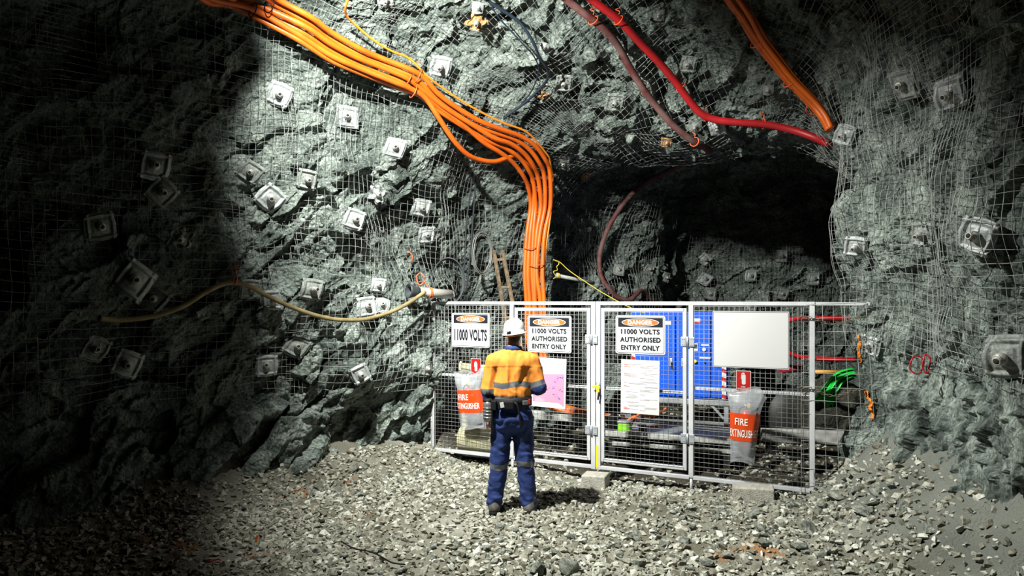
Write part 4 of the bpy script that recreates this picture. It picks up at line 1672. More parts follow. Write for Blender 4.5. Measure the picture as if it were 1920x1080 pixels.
M_SIGNW = mat('white_sign', (0.50, 0.51, 0.505), 0.4)
M_SIGNK = mat('black_sign_ink', (0.006, 0.008, 0.013), 0.75, spec=0.2)
M_SIGNO = mat('orange_sign_ink', (0.48, 0.09, 0.004), 0.6)
M_SIGNR = mat('red_sign', (0.34, 0.006, 0.005), 0.45)
M_PAPER = mat('white_paper', (0.50, 0.50, 0.495), 0.7)
M_PINK = mat('pink_paper', (0.48, 0.19, 0.29), 0.7)
M_INKB = mat('purple_ink', (0.16, 0.05, 0.35), 0.6)
M_INKG = mat('grey_ink', (0.40, 0.40, 0.42), 0.7)
M_INKR = mat('red_ink', (0.50, 0.20, 0.17), 0.6)


def rrect(w_, h_, r, n=6):
    pts = []
    for cx, cz, a0 in ((w_ / 2 - r, h_ / 2 - r, 0), (-w_ / 2 + r, h_ / 2 - r, 90), (-w_ / 2 + r, -h_ / 2 + r, 180), (w_ / 2 - r, -h_ / 2 + r, 270)):
        for k in range(n + 1):
            a = math.radians(a0 + 90 * k / n)
            pts.append((cx + r * math.cos(a), cz + r * math.sin(a)))
    return pts


def ellipse(rx, rz, n=40):
    return [(rx * math.cos(2 * math.pi * k / n), rz * math.sin(2 * math.pi * k / n)) for k in range(n)]


def border(w_, h_, r, line, M=None):
    """thin rounded outline"""
    b = MB()
    o = rrect(w_, h_, r)
    i = rrect(w_ - 2 * line, h_ - 2 * line, max(r - line, 0.001))
    vo = [b.bm.verts.new((x, 0, z)) for x, z in o]
    vi = [b.bm.verts.new((x, 0, z)) for x, z in i]
    n = len(o)
    for k in range(n):
        b.bm.faces.new((vo[k], vo[(k + 1) % n], vi[(k + 1) % n], vi[k]))
    return b


def add_text(body, w_, h_, x, z, m, parent, name='lettering', bold=0.02, y=-0.0075):
    me = text_mesh(body, w_, h_, bold)
    me.materials.append(m)
    o = link(bpy.data.objects.new(name, me), parent)
    o.location = (x, y, z)
    return o


def danger_sign(label, px, lines):
    t, W, H = fence_thing('danger_sign', label, 'sign', *px, group='danger signs on the fence')
    MB().poly(rrect(W, H, 0.025), 0.005).build('board', M_SIGNW, t)
    o = border(W * 0.955, H * 0.945, 0.02, 0.005).build('border', M_SIGNK, t)
    o.location = (0, -0.0062, 0)
    o = MB().poly(rrect(W * 0.90, H * 0.245, 0.006), 0.001).build('header', M_SIGNK, t)
    o.location = (0, -0.0055, H * 0.325)
    o = MB().poly(ellipse(W * 0.375, H * 0.105), 0.0008).build('oval', M_SIGNW, t)
    o.location = (0, -0.0068, H * 0.325)
    o = MB().poly(ellipse(W * 0.36, H * 0.094), 0.0008).build('oval', M_SIGNO, t)
    o.location = (0, -0.0078, H * 0.325)
    add_text('DANGER', W * 0.50, H * 0.115, 0, H * 0.325, M_SIGNW, t, bold=0.05, y=-0.0092)
    for body, ww, hh, zz in lines:
        add_text(body, W * ww, H * hh, 0, H * zz, M_SIGNK, t, bold=0.045)
    return t


danger_sign('danger sign reading only 11000 VOLTS, on the left fence panel', (847, 587, 918, 651), [('11000 VOLTS', 0.86, 0.34, -0.14)])
L3 = [('11000 VOLTS', 0.78, 0.135, 0.085), ('AUTHORISED', 0.82, 0.135, -0.125), ('ENTRY ONLY', 0.78, 0.135, -0.335)]
danger_sign('authorised entry danger sign just right of the person', (989, 592, 1071, 661), L3)
danger_sign('authorised entry danger sign on the gate in front of the blue cabinet', (1154, 592, 1247, 664), L3)

t, W, H = fence_thing('whiteboard', 'large blank white board on the right fence panel', 'board', 1335, 584, 1478, 690)
MB().poly(rrect(W, H, 0.008), 0.006).build('board', M_SIGNW, t)
o = border(W * 0.985, H * 0.98, 0.006, 0.004).build('border', M_SIGNK, t)
o.location = (0, -0.0068, 0)


def ext_sign(label, px, words):
    t, W, H = fence_thing('extinguisher_sign', label, 'sign', *px, off=0.042, group='red extinguisher signs on the fence')
    MB().poly(rrect(W, H, 0.006), 0.004).build('board', M_SIGNW, t)
    o = MB().poly(rrect(W * 0.93, H * 0.95, 0.006), 0.001).build('red_field', M_SIGNR, t)
    o.location = (0, -0.0042, 0)
    z0 = H * 0.09 if words else 0
    b = MB()
    b.poly(rrect(W * 0.26, H * 0.50, W * 0.10), 0.0008, Matrix.Translation((W * .02, 0, z0 - H * .02)))
    b.poly(rrect(W * 0.12, H * 0.10, 0.004), 0.0008, Matrix.Translation((W * .02, 0, z0 + H * .26)))
    b.poly([(-W * .16, 0), (-W * .12, 0), (-W * .10, H * .24), (-W * .02, H * .29), (-W * .02, H * .33), (-W * .13, H * .27)], 0.0008, Matrix.Translation((0, 0, z0)))
    o = b.build('pictogram', M_SIGNW, t)
    o.location = (0, -0.0055, 0)
    if words:
        add_text('FIRE', W * 0.26, H * 0.075, 0, -H * 0.30, M_SIGNW, t, y=-0.0062)
        add_text('EXTINGUISHER', W * 0.78, H * 0.075, 0, -H * 0.40, M_SIGNW, t, y=-0.0062)
    return t


ext_sign('small red fire extinguisher sign left of the person', (883, 672, 902, 703), False)
ext_sign('red fire extinguisher sign below the white board', (1380, 695, 1408, 733), True)


def sheet_grid(W, H, bow, seed):
    rg = random.Random(seed)
    n = 10
    V, F = [], []
    for i in range(n + 1):
        for j in range(n + 1):
            x, z = i / n - .5, j / n - .5
            V.append((x * W, -0.004 - bow * (0.5 - abs(z)) * (1 if i % 2 else .8) * 0.3 - bow * max(0, x * z) * 1.2, z * H))
    for i in range(n):
        for j in range(n):
            a = i * (n + 1) + j
            F.append((a, a + n + 1, a + n + 2, a + 1))
    return np.array(V), np.array(F)


def paper(label, px, tilt, seed, group=None):
    t, W, H = fence_thing('paper_sheet', label, 'notice', *px, off=0.050, tilt=tilt, group='paper notices on the fence')
    V, F = sheet_grid(W, H, 0.003, seed)
    o = mesh_np('sheet', V, F, M_PAPER, t, smooth=False)
    s = o.modifiers.new('thickness', 'SOLIDIFY')
    s.thickness = 0.0012
    return t, W, H


t, W, H = paper('white notice with a large pink printed block, right of the person', (997, 671, 1061, 764), 1.5, 4)
o = MB().poly([(-W * .46, -H * .40), (W * .30, -H * .385), (W * .455, -H * .46), (W * .455, H * .20), (-W * .46, H * .15)], 0.0008).build('pink_block', M_PINK, t)
o.location = (0, -0.0054, 0)
rg = random.Random(12)
b = MB()
for cx, cz in ((.30, .11), (.20, .05), (.18, -.10), (.20, -.24), (.30, -.30), (-.10, -.16), (-.30, .08), (.38, .12), (.36, -.14), (-.02, -.12)):
    for k in range(7):
        x, z = W * (cx + rg.uniform(-.06, .06)), H * (cz + rg.uniform(-.035, .035))
        s = rg.uniform(.002, .007)
        b.poly(ellipse(s * rg.uniform(.8, 1.8), s, 8), 0.0004, Matrix.Translation((x, 0, z)))
o = b.build('drawings', M_INKB, t)
o.location = (0, -0.0066, 0)
b = MB()
for k in range(8):
    ww = rg.uniform(.3, .8)
    b.box((W * (-.4 + ww / 2), 0, H * (.44 - .028 * k)), (W * ww, 0.0004, H * .008))
for k in range(7):
    ww = rg.uniform(.15, .3)
    b.box((W * (-.38 + ww / 2), 0, H * (-.32 - .012 * k)), (W * ww, 0.0004, H * .005))
o = b.build('print_lines', M_INKG, t)
o.location = (0, -0.0066, 0)

t, W, H = paper('white typed notice on the gate below the danger sign by the blue cabinet', (1164, 675, 1236, 776), 0.6, 6)
b, c = MB(), MB()
rg = random.Random(15)
z = .42
while z > -.44:
    ww = rg.uniform(.12, .5)
    x0 = rg.choice([-.38, -.30, .0, .12])
    if x0 + ww > .45:
        ww = .45 - x0
    b.box((W * (x0 + ww / 2), 0, H * z), (W * ww, 0.0004, H * .006))
    if rg.random() < .3:
        ww2 = rg.uniform(.04, .18)
        c.box((W * (-.42 + ww2 / 2), 0, H * (z + .008)), (W * ww2, 0.0004, H * .008))
    z -= rg.choice([.014, .014, .02, .045])
o = b.build('print_lines', M_INKG, t)
o.location = (0, -0.0066, 0)
o = c.build('red_headings', M_INKR, t)
o.location = (0, -0.0066, 0)

# padlock / latch on the centre post
x, z = fp(1121, 724, .05)
p = Vector((F0[0], F0[1], 0)) + FD3 * x + FN3 * .06 + Vector((0, 0, z))
t = thing('padlock', 'yellow lockout padlock and tag on the centre fence posts', 'padlock', p, (0, 0, FROT))
MB().box((0.005, 0, -.035), (0.036, 0.022, 0.07), bevel=0.006).build('body', M_YELLOW, t)
MB().tube(spline([(-.012, 0, 0), (-.012, 0, .035), (0.004, 0, .05), (.02, 0, .035), (.02, 0, 0)], 5), 0.005, 8).build('shackle', M_HINGE, t)
MB().bar((-.06, -.008, -.012), (.02, -.008, .01), 0.004, 0.022).build('hasp', M_YELLOW, t)
MB().box((0.012, -.004, -.11), (0.022, 0.004, 0.09), Matrix.Rotation(.15, 3, 'Y')).build('tag', M_BLACK, t)

# concrete blocks under the fence
M_CONC = mat('concrete_block', (0.36, 0.355, 0.30), 0.9, var=0.2, scale=20, bump=0.5, bscale=70)
for (px, py, Y, L_, W_, H_, yaw, lab) in ((1117, 897, 7.62, 0.27, 0.22, 0.16, FROT + .05, 'concrete block on the gravel under the centre fence posts'), (1412, 935, 6.98, 0.40, 0.20, 0.155, FROT + .12, 'longer concrete block on the gravel under the right fence panel')):
    p = at(px, py, Y)
    o = MB().box((0, 0, 0), (L_, W_, H_), bevel=0.012).build('concrete_block', M_CONC)
    o.location = (p.x, p.y, fz1(p.x, p.y) + H_ / 2 - 0.015)
    o.rotation_euler = (0.02, -0.03, yaw)
    tag(o, lab, 'concrete block', 'concrete blocks under the fence')

# loose mesh closing the gaps beside the fence
def loose_mesh(label, P00, P10, P01, P11, nx, nz, seed, r=0.0026):
    rg = random.Random(seed)
    b = MB()

    def pt(u, v):
        p = P00.lerp(P10, u).lerp(P01.lerp(P11, u), v)
        w_ = 0.03 * math.sin(5 * u + 3 * v + seed) + .02 * math.sin(11 * v + seed)
        return p + FN3 * w_
    for k in range(nx + 1):
        b.tube([pt(k / nx, j / 10) for j in range(11)], r, 5)
    for k in range(nz + 1):
        b.tube([pt(i / 6, k / nz) + FN3 * .005 for i in range(7)], r, 5)
    return tag(b.build('wire_mesh_sheet', M_WIRE), label, 'wire mesh', 'loose wire mesh beside the fence')


def FPt(x, z, off=0.0):
    return Vector((F0[0], F0[1], 0)) + FD3 * x + FN3 * off + Vector((0, 0, z))


loose_mesh('loose wire mesh strip between the left fence post and the rock', FPt(-.36, 0.02, -.1), FPt(0.0, 0.05, .03), FPt(-.40, 1.75, .05), FPt(-.0, 1.8, .03), 4, 18, 1)
loose_mesh('wide loose wire mesh between the right fence post and the rock pillar', FPt(4.40, 0.03, .03), FPt(5.10, 0.02, .06), FPt(4.40, 1.95, .03), FPt(4.98, 1.98, .02), 6, 14, 2)

# chains tying the loose mesh to the post
M_CHAIN = mat('rusty_chain', (0.16, 0.14, 0.11), 0.6, 0.6)
for z, lab in ((1.83, 'rusty chain at the top of the right fence post'), (1.12, 'rusty chain at mid height of the right fence post')):
    b = MB()
    n = 20
    for k in range(n):
        f = k / (n - 1)
        c = FPt(4.38 + .60 * f, z - .05 * math.sin(math.pi * f) + .02 * math.sin(9 * f), .05 - .02 * f)
        u = FD3 if k % 2 else FD3
        v = Vector((0, 0, 1)) if k % 2 else FN3
        b.tube([c + u * .022 * math.cos(a) + v * .010 * math.sin(a) for a in [2 * math.pi * i / 10 for i in range(10)]], 0.0036, 5, closed=True)
    tag(b.build('chain', M_CHAIN), lab, 'chain')

# ------------------------------------------------------------------ fire extinguishers in plastic covers hung on the fence
def film_material(name, col, alpha, rough=0.25):
    m, nt, b, N, L = new_mat(name)
    b.inputs['Base Color'].default_value = (*col, 1)
    b.inputs['Roughness'].default_value = rough
    b.inputs['Alpha'].default_value = alpha
    return m


M_FILM = film_material('clear_plastic_cover', (0.42, 0.45, 0.47), 0.42)
M_BAND = film_material('orange_plastic_band', (0.58, 0.05, 0.004), 0.90, 0.3)
M_EXT = mat('extinguisher_red', (0.60, 0.015, 0.02), 0.3)
M_EXTW = mat('extinguisher_label', (0.75, 0.74, 0.70), 0.5)


def covered_extinguisher(px, lab_bag, lab_ext, tilt, seed, lines):
    x0, y0, x1, y1 = px
    t, W, H = fence_thing('extinguisher_cover', lab_bag, 'plastic cover', x0, y0, x1, y1, off=0.15, tilt=tilt, group='clear plastic covers hung on the fence')
    rg = random.Random(seed)
    ph = [rg.uniform(0, 6) for _ in range(6)]

    def ring(v, n=56):
        """v 0 bottom .. 1 top"""
        rx = W * (0.36 + 0.06 * math.sin(2.5 * v + ph[0]) + 0.14 * max(0, v - 0.72) / 0.28)
        ry = 0.085 * (1 - 0.75 * sstep(0.80, 1.0, v)) * (0.72 + 0.28 * sstep(0.0, .2, v))
        out = []
        for k in range(n):
            a = 2 * math.pi * k / n
            cr = 1 + 0.03 * math.sin(5 * a + ph[1] + 3 * v) + 0.022 * math.sin(9 * a + ph[2] - 7 * v) + 0.05 * max(0, v - .75) * 4 * math.sin(7 * a + ph[3])
            ca, sa = math.cos(a), math.sin(a)
            ca = math.copysign(abs(ca) ** 0.8, ca)
            sa = math.copysign(abs(sa) ** 0.8, sa)
            x = rx * cr * ca - W * 0.06 * (1 - v) * (1 if seed == 2 else -1)
            z = (v - 0.5) * H + 0.02 * math.sin(2 * a + ph[4]) * (v > .9 or v < .08) + 0.035 * (v > .96) * math.sin(a * 3 + ph[5])
            out.append((x, ry * cr * sa, z))
        return out
    n, R = 56, 34
    V = np.array([p for j in range(R + 1) for p in ring(j / R)])
    F = np.array([(j * n + k, j * n + (k + 1) % n, (j + 1) * n + (k + 1) % n, (j + 1) * n + k) for j in range(R) for k in range(n)])
    mesh_np('film', V, F, M_FILM, t, smooth=True)
    # the printed band
    va, vb = (0.34, 0.64) if seed == 1 else (0.325, 0.71)
    va, vb = lines[0]
    Rb = 12
    V = np.array([tuple(np.array(p) * np.array((1.012, 1.03, 1)) + np.array((0, -0.001, 0))) for j in range(Rb + 1) for p in ring(va + (vb - va) * j / Rb)])
    F = np.array([(j * n + k, j * n + (k + 1) % n, (j + 1) * n + (k + 1) % n, (j + 1) * n + k) for j in range(Rb) for k in range(n)])
    band = mesh_np('printed_band', V, F, M_BAND, t, smooth=True)
    for body, ww, hh, xx, vv in lines[1]:
        me = text_mesh(body, W * ww, H * hh, 0.012)
        me.materials.append(M_EXTW)
        # wrap the lettering round the cover
        bmt = bmesh.new()
        bmt.from_mesh(me)
        bmesh.ops.triangulate(bmt, faces=bmt.faces[:])
        bmesh.ops.subdivide_edges(bmt, edges=[e for e in bmt.edges if e.calc_length() > 0.012], cuts=2, use_grid_fill=False)
        for v in bmt.verts:
            x, z = v.co.x + W * xx, v.co.z + H * (vv - .5)
            rg_ = ring(z / H + .5)
            cxm = sum(p[0] for p in rg_) / n
            c = max(p[0] for p in rg_) - cxm
            yy = min((p for p in rg_ if p[1] <= 0), key=lambda p: abs(p[0] - max(min(x, cxm + c * .98), cxm - c * .98)))[1]
            v.co = (max(min(x, cxm + c), cxm - c), yy * 1.03 - 0.006, z)
        bmt.to_mesh(me)
        bmt.free()
        link(bpy.data.objects.new('lettering', me), band)
    # hanger loops to the fence wire
    MB().tube([(0, 0.0, H * .47), (0, .06, H * .50), (0, .14, H * .47)], 0.003, 6).build('hanging_string', M_EXTW, t)
    # the extinguisher inside
    e = thing('fire_extinguisher', lab_ext, 'fire extinguisher', t.location + FN3 * -0.0 + Vector((0, 0, -H * 0.26)), (0, math.radians(tilt), FROT), 'covered fire extinguishers')
    hh = H * 0.50
    rr = min(W * 0.30, 0.06)
    MB().lathe([(rr * .9, 0), (rr, .012), (rr, hh * .80), (rr * .9, hh * .88), (rr * .45, hh * .97), (rr * .32, hh)], None, 24).build('cylinder', M_EXT, e)
    MB().lathe([(rr * 1.012, hh * .60), (rr * 1.012, hh * .76)], None, 24).build('label_band', M_EXTW, e)
    MB().lathe([(0.016, hh), (0.016, hh + .035), (0.022, hh + .04), (0.022, hh + .055)], None, 14).build('valve', M_HINGE, e)
    MB().bar((-.01, 0, hh + .06), (.07, 0, hh + .085), 0.018, 0.010).build('handle', M_BLACK, e)
    MB().tube(spline([(-.015, 0, hh + .03), (-.06, 0, hh + .0), (-rr - .012, 0, hh * .7), (-rr - .012, 0, hh * .3)], 6), 0.009, 8).build('hose', M_BLACK, e)
    MB().box((0.03, -.03, hh + .05), (.03, .012, .045), bevel=.003).build('tag', M_YELLOW, e)


covered_extinguisher((853, 699, 909, 803), 'clear plastic cover with an orange band left of the person', 'red fire extinguisher inside the plastic cover left of the person', -4, 1,
                     ((0.30, 0.70), [('FIRE', .34, .105, -.10, .575), ('EXTINGUISHER', .80, .105, 0.0, .42)]))
covered_extinguisher((1364, 733, 1430, 868), 'clear plastic cover with an orange band below the white board', 'red fire extinguisher inside the plastic cover below the white board', 1.5, 2,
                     ((0.32, 0.70), [('FIRE', .36, .095, -.08, .585), ('EXTINGUISHER', .82, .105, 0.0, .425)]))
# ------------------------------------------------------------------ equipment behind the fence
M_BLUE = mat('blue_cabinet_paint', (0.006, 0.060, 0.42), 0.35, var=0.06, scale=3)
M_BLUE2 = mat('blue_door_paint', (0.008, 0.075, 0.50), 0.33, var=0.06, scale=3)
M_GREY = mat('grey_steel', (0.24, 0.255, 0.26), 0.5, 0.2, var=0.25, scale=6)
M_CREAM = mat('cream_paint', (0.60, 0.58, 0.36), 0.5, var=0.15, scale=6)
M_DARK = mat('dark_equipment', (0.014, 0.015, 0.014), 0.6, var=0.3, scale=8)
M_GREENBOX = mat('lime_green_plastic', (0.22, 0.62, 0.02), 0.4)
M_GREENBAG = mat('green_plastic_sheet', (0.01, 0.50, 0.05), 0.35)
M_MAROON = mat('maroon_paint', (0.22, 0.02, 0.03), 0.45)
M_DIRTYWHITE = mat('dirty_white_steel', (0.38, 0.39, 0.365), 0.6, var=0.3, scale=10)

YAW = -0.34
cab = thing('electrical_cabinet', 'bright blue electrical cabinet on the grey skid behind the gate', 'cabinet', (1.66, 9.50, 0.67), (0, 0, YAW))
CW, CDp, CH = 1.29, 0.62, 1.17
MB().box((CW / 2, CDp / 2, CH / 2), (CW, CDp, CH), bevel=0.008).build('body', M_BLUE, cab)


def door(x0, x1, z0, z1, hx=None):
    d = MB().box(((x0 + x1) / 2, -0.012, (z0 + z1) / 2), (x1 - x0, 0.024, z1 - z0), bevel=0.006).build('door', M_BLUE2, cab)
    if hx is not None:
        h = MB()
        h.box((hx, -0.03, z0 + (z1 - z0) * .42), (0.035, 0.014, 0.11), bevel=0.004)
        h.build('handle_plate', M_HINGE, d)
        MB().bar((hx + .005, -.045, z0 + (z1 - z0) * .42), (hx + .02, -.05, z0 + (z1 - z0) * .42 - .09), 0.02, 0.018).build('handle', M_BLACK, d)
    return d


door(0.02, 0.60, 0.03, CH - 0.05, 0.545)
door(0.615, 0.80, 0.03, CH - 0.05, 0.70)
d3 = door(0.83, 1.06, 0.03, CH - 0.05)
door(1.075, 1.275, 0.03, CH - 0.32)
for (x, z, w_, h_, m) in ((0.885, 1.06, .09, .05, M_SIGNW), (0.885, 1.035, .09, .022, M_SIGNR), (0.87, .70, .055, .10, M_SIGNW), (0.99, .73, .10, .02, M_SIGNW), (0.99, .56, .14, .025, M_SIGNW)):
    MB().box((x, -0.026, z), (w_, 0.003, h_)).build('label_plate', m, d3)
MB().box((0.87, -0.029, .71), (.04, 0.004, .055)).build('meter_window', M_DARK, d3)
MB().lathe([(.026, 0), (.026, .012), (.02, .016)], Matrix.Translation((0.98, -.024, .67)) @ Matrix.Rotation(math.pi / 2, 4, 'X'), 18).build('dial', M_SIGNW, d3)
MB().lathe([(.022, 0), (.022, .03), (.016, .034)], Matrix.Translation((0.865, -.024, .51)) @ Matrix.Rotation(math.pi / 2, 4, 'X'), 18).build('switch_knob', M_YELLOW, d3)
MB().lathe([(.012, 0), (.012, .02)], Matrix.Translation((0.985, -.024, .50)) @ Matrix.Rotation(math.pi / 2, 4, 'X'), 14).build('switch_knob', M_BLACK, d3)
MB().box((0.50, -0.026, 1.02), (.09, 0.003, .05)).build('label_plate', M_SIGNW, cab)


def striped_bar(x, z0, z1, w_):
    bar = MB().box((x, -0.032, (z0 + z1) / 2), (w_, 0.012, z1 - z0)).build('hazard_bar', M_SIGNW, cab)
    n = max(2, round((z1 - z0) / .115))
    for k in range(n):
        z = z0 + (z1 - z0) * (k + .25) / n
        h_ = (z1 - z0) / n * .5
        MB().poly([(x - w_ / 2, z - h_ * .2), (x + w_ / 2, z - h_ * .55), (x + w_ / 2, z + h_ * .35), (x - w_ / 2, z + h_ * .7)], 0.001, Matrix.Translation((0, -0.0385, 0))).build('red_stripe', M_SIGNR, bar)


striped_bar(1.235, .02, .70, .055)
striped_bar(0.035, .34, .62, .05)

sk = thing('steel_skid', 'grey steel skid with a low deck carrying the blue cabinet', 'skid', (1.66, 9.50, 0), (0, 0, YAW))
b = MB()
b.box((CW / 2, .02, .63), (CW + .06, .07, .07), bevel=.006)
b.box((CW / 2, CDp - .02, .63), (CW + .06, .07, .07), bevel=.006)
b.box((0.0, CDp / 2, .63), (.07, CDp - .1, .07), bevel=.006)
b.box((CW, CDp / 2, .63), (.07, CDp - .1, .07), bevel=.006)
b.build('upper_frame', M_GREY, sk)
for x in (0.03, CW - .03):
    for y in (.03, CDp - .03):
        MB().box((x, y, .46), (.06, .06, .28), bevel=.004).build('leg', M_GREY, sk)
for x, s in ((0.05, 1), (CW - .05, -1)):
    MB().bar((x, .02, .40), (x + s * -.0 + s * .16, .02, .60), .03, .03).build('brace', M_GREY, sk) if s > 0 else MB().bar((x - .17, .02, .60), (x - .01, .02, .42), .03, .03).build('brace', M_GREY, sk)
MB().box((.55, -.16, .310), (1.60, 1.42, .03), bevel=.004).build('deck', M_GREY, sk)
MB().box((.55, -.885, .300), (1.60, .03, .07), bevel=.006).build('front_lip', M_DIRTYWHITE, sk)
MB().bar((-.1, -.84, .17), (1.36, -.84, .17), .05, .05, bevel=.006).build('lower_rail', M_DIRTYWHITE, sk)
for x in (-.1, 1.3):
    for y in (-.70, .4):
        MB().box((x, y, .125), (.08, .30, .35), bevel=.006).build('foot', M_DARK, sk)

inv = sk.matrix_basis


def on_deck(px, Y, h_=0.0):
    X = (px - 960) / FPX * Y
    return Vector((X, Y, 0.327 + h_))


p = on_deck(1172, 8.72)
t = thing('green_box', 'small lime green box with a pale lid on the skid deck', 'box', p, (0, 0, YAW))
MB().box((0, 0, .055), (.165, .12, .11), bevel=.012).build('tub', M_GREENBOX, t)
MB().box((0, 0, .122), (.185, .135, .028), bevel=.008).build('lid', M_GREY, t)
p = on_deck(1151, 8.80, .105)
tag(MB().lathe([(.03, -.02), (.105, -.02), (.105, .02), (.03, .02)], Matrix.Translation(p) @ Matrix.Rotation(math.pi / 2, 4, 'X') @ Matrix.Rotation(.5, 4, 'Y'), 28).build('black_disc', M_BLACK), 'black disc standing left of the lime green box', 'disc')
p = on_deck(1205, 8.72, .04)
o = MB().box((0, 0, 0), (.09, .08, .08), bevel=.004).build('wooden_block', M_WOOD)
o.location = p
tag(o, 'small wooden block right of the lime green box', 'wooden block')
for k, (lab, pts) in enumerate((
        ('orange cable curling over the skid deck behind the wooden block', [(1175, 790), (1190, 781), (1200, 786), (1215, 778), (1240, 772)]),
        ('orange cable lying over the skid deck towards the blue cabinet', [(1180, 800), (1200, 776), (1222, 781), (1235, 774), (1250, 765)]),
        ('orange cable end lying on the front of the skid deck', [(1195, 797), (1212, 799), (1226, 800), (1240, 807)]))):
    P = [at(x, y, 8.9 - .03 * i + .05 * k) for i, (x, y) in enumerate(pts)]
    P = [Vector((q.x, q.y, max(q.z, .345))) for q in P]
    cable('orange_cable', spline(P, 6), .018 if k < 2 else .010, M_ORANGE, lab, 'cable', 'orange cables on the skid deck')

# channel carrying the cables
a, c = at(930, 780, 9.75), at(1165, 792, 9.25)
a.z = c.z = .39
o = MB()
o.bar(a, c, .20, .02).bar(a + Vector((0, -.1, 0)), c + Vector((0, -.1, 0)), .012, .09).bar(a + Vector((0, .1, 0)), c + Vector((0, .1, 0)), .012, .09)
t = o.build('cable_channel', M_DIRTYWHITE)
tag(t, 'pale steel channel low behind the first gate carrying orange cables', 'cable channel')
for f in (.15, .85):
    q = a.lerp(c, f)
    MB().box((q.x, q.y, .19), (.06, .06, .38)).build('leg', M_GREY, t)

# pale beam at the right
a, c = at(1428, 815, 8.95), at(1630, 815, 8.75)
a.z, c.z = .235, .225
t = MB().bar(a, c, .14, .165, bevel=.006).build('steel_beam', M_DIRTYWHITE)
tag(t, 'pale steel beam low behind the right fence panel', 'beam')
for f in (.1, .9):
    q = a.lerp(c, f)
    MB().box((q.x, q.y + .02, .07), (.12, .10, .17)).build('support', M_DARK, t)

# dark equipment and boulder in the shadow
p = at(1425, 745, 10.3)
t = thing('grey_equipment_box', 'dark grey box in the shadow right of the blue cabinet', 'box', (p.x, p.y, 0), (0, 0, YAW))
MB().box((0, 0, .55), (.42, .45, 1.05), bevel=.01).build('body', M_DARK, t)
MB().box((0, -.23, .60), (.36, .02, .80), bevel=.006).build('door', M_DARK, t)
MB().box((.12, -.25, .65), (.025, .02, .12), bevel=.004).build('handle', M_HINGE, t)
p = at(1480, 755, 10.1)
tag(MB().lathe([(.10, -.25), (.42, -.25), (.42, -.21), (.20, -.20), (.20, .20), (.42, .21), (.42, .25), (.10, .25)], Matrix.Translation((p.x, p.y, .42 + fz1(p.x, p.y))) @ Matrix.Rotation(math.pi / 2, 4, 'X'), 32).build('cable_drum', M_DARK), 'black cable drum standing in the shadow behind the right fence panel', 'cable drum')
T1 = stone_templates(1, 77, 40)[0]
V = T1[0] * np.array([.62, .5, .75])
p = at(1565, 760, 9.55)
o = mesh_np('boulder', V, T1[1], rock_material('brown_boulder', (1.1, .95, .75), .22))
o.location = (p.x, p.y, .45)
ss = o.modifiers.new('relief', 'SUBSURF')
ss.subdivision_type = 'SIMPLE'
ss.levels = ss.render_levels = 4
tx = bpy.data.textures.new('boulder_relief', 'CLOUDS')
tx.noise_scale = .25
dm = o.modifiers.new('rough', 'DISPLACE')
dm.texture = tx
dm.strength = .12
tag(o, 'brownish boulder in the shadow below the green plastic sheet', 'boulder')

# red pipes and tan handle
for lab, pts in (('upper red hose running behind the white board to the right pillar', [(1420, 625), (1455, 612), (1478, 602), (1500, 597), (1540, 597), (1600, 598)]),
                 ('lower red hose running behind the white board to the right pillar', [(1425, 640), (1462, 652), (1482, 663), (1505, 670), (1545, 673), (1605, 675)])):
    cable('red_hose', spline([at(x, y, 8.5) for x, y in pts], 8), .030, M_RED, lab, 'hose', 'red hoses behind the right fence panel')
a, c = at(1462, 692, 8.8), at(1504, 690, 8.8)
tag(MB().cyl(a, c, .055, 18).build('red_cylinder', M_MAROON), 'dark red cylinder just under the right end of the white board', 'cylinder')
a, c = at(1518, 697, 8.4), at(1575, 698, 8.3)
tag(MB().cyl(a, c, .026, 14).build('wooden_rod', mat('tan_handle', (.50, .27, .07), .6)), 'tan wooden rod left of the green plastic sheet', 'rod')


def drape():
    path = spline([at(1601, 700, 7.72), at(1588, 703, 7.72), at(1572, 711, 7.72), at(1560, 726, 7.73), at(1550, 742, 7.74), at(1543, 755, 7.75)], 6)
    hw = [.055, .065, .075, .085, .085, .10, .11]
    n, M = 40, len(path)
    V, F = [], []
    for i, p in enumerate(path):
        f = i / (M - 1)
        tng = (path[min(i + 1, M - 1)] - path[max(i - 1, 0)]).normalized()
        side = tng.cross(Vector((0, 1, 0))).normalized()
        w_ = .062 + .050 * f
        for k in range(n + 1):
            s = k / n * 2 - 1
            fold = .030 * math.sin(9 * s + 2 * f) + .016 * math.sin(17 * s - 3 * f)
            edge = .03 * math.sin(7 * s) * (f > .9)
            q = p + side * (w_ * s) + Vector((0, fold * (.5 + f) - .05 * (1 - s * s), 0)) + tng * edge
            V.append(q)
    for i in range(M - 1):
        for k in range(n):
            a = i * (n + 1) + k
            F.append((a, a + n + 1, a + n + 2, a + 1))
    o = mesh_np('plastic_sheet', np.array([v[:] for v in V]), np.array(F), M_GREENBAG, smooth=True)
    s = o.modifiers.new('thickness', 'SOLIDIFY')
    s.thickness = .004
    return tag(o, 'crumpled bright green plastic sheet hanging beside the right pillar', 'plastic sheet')


drape()

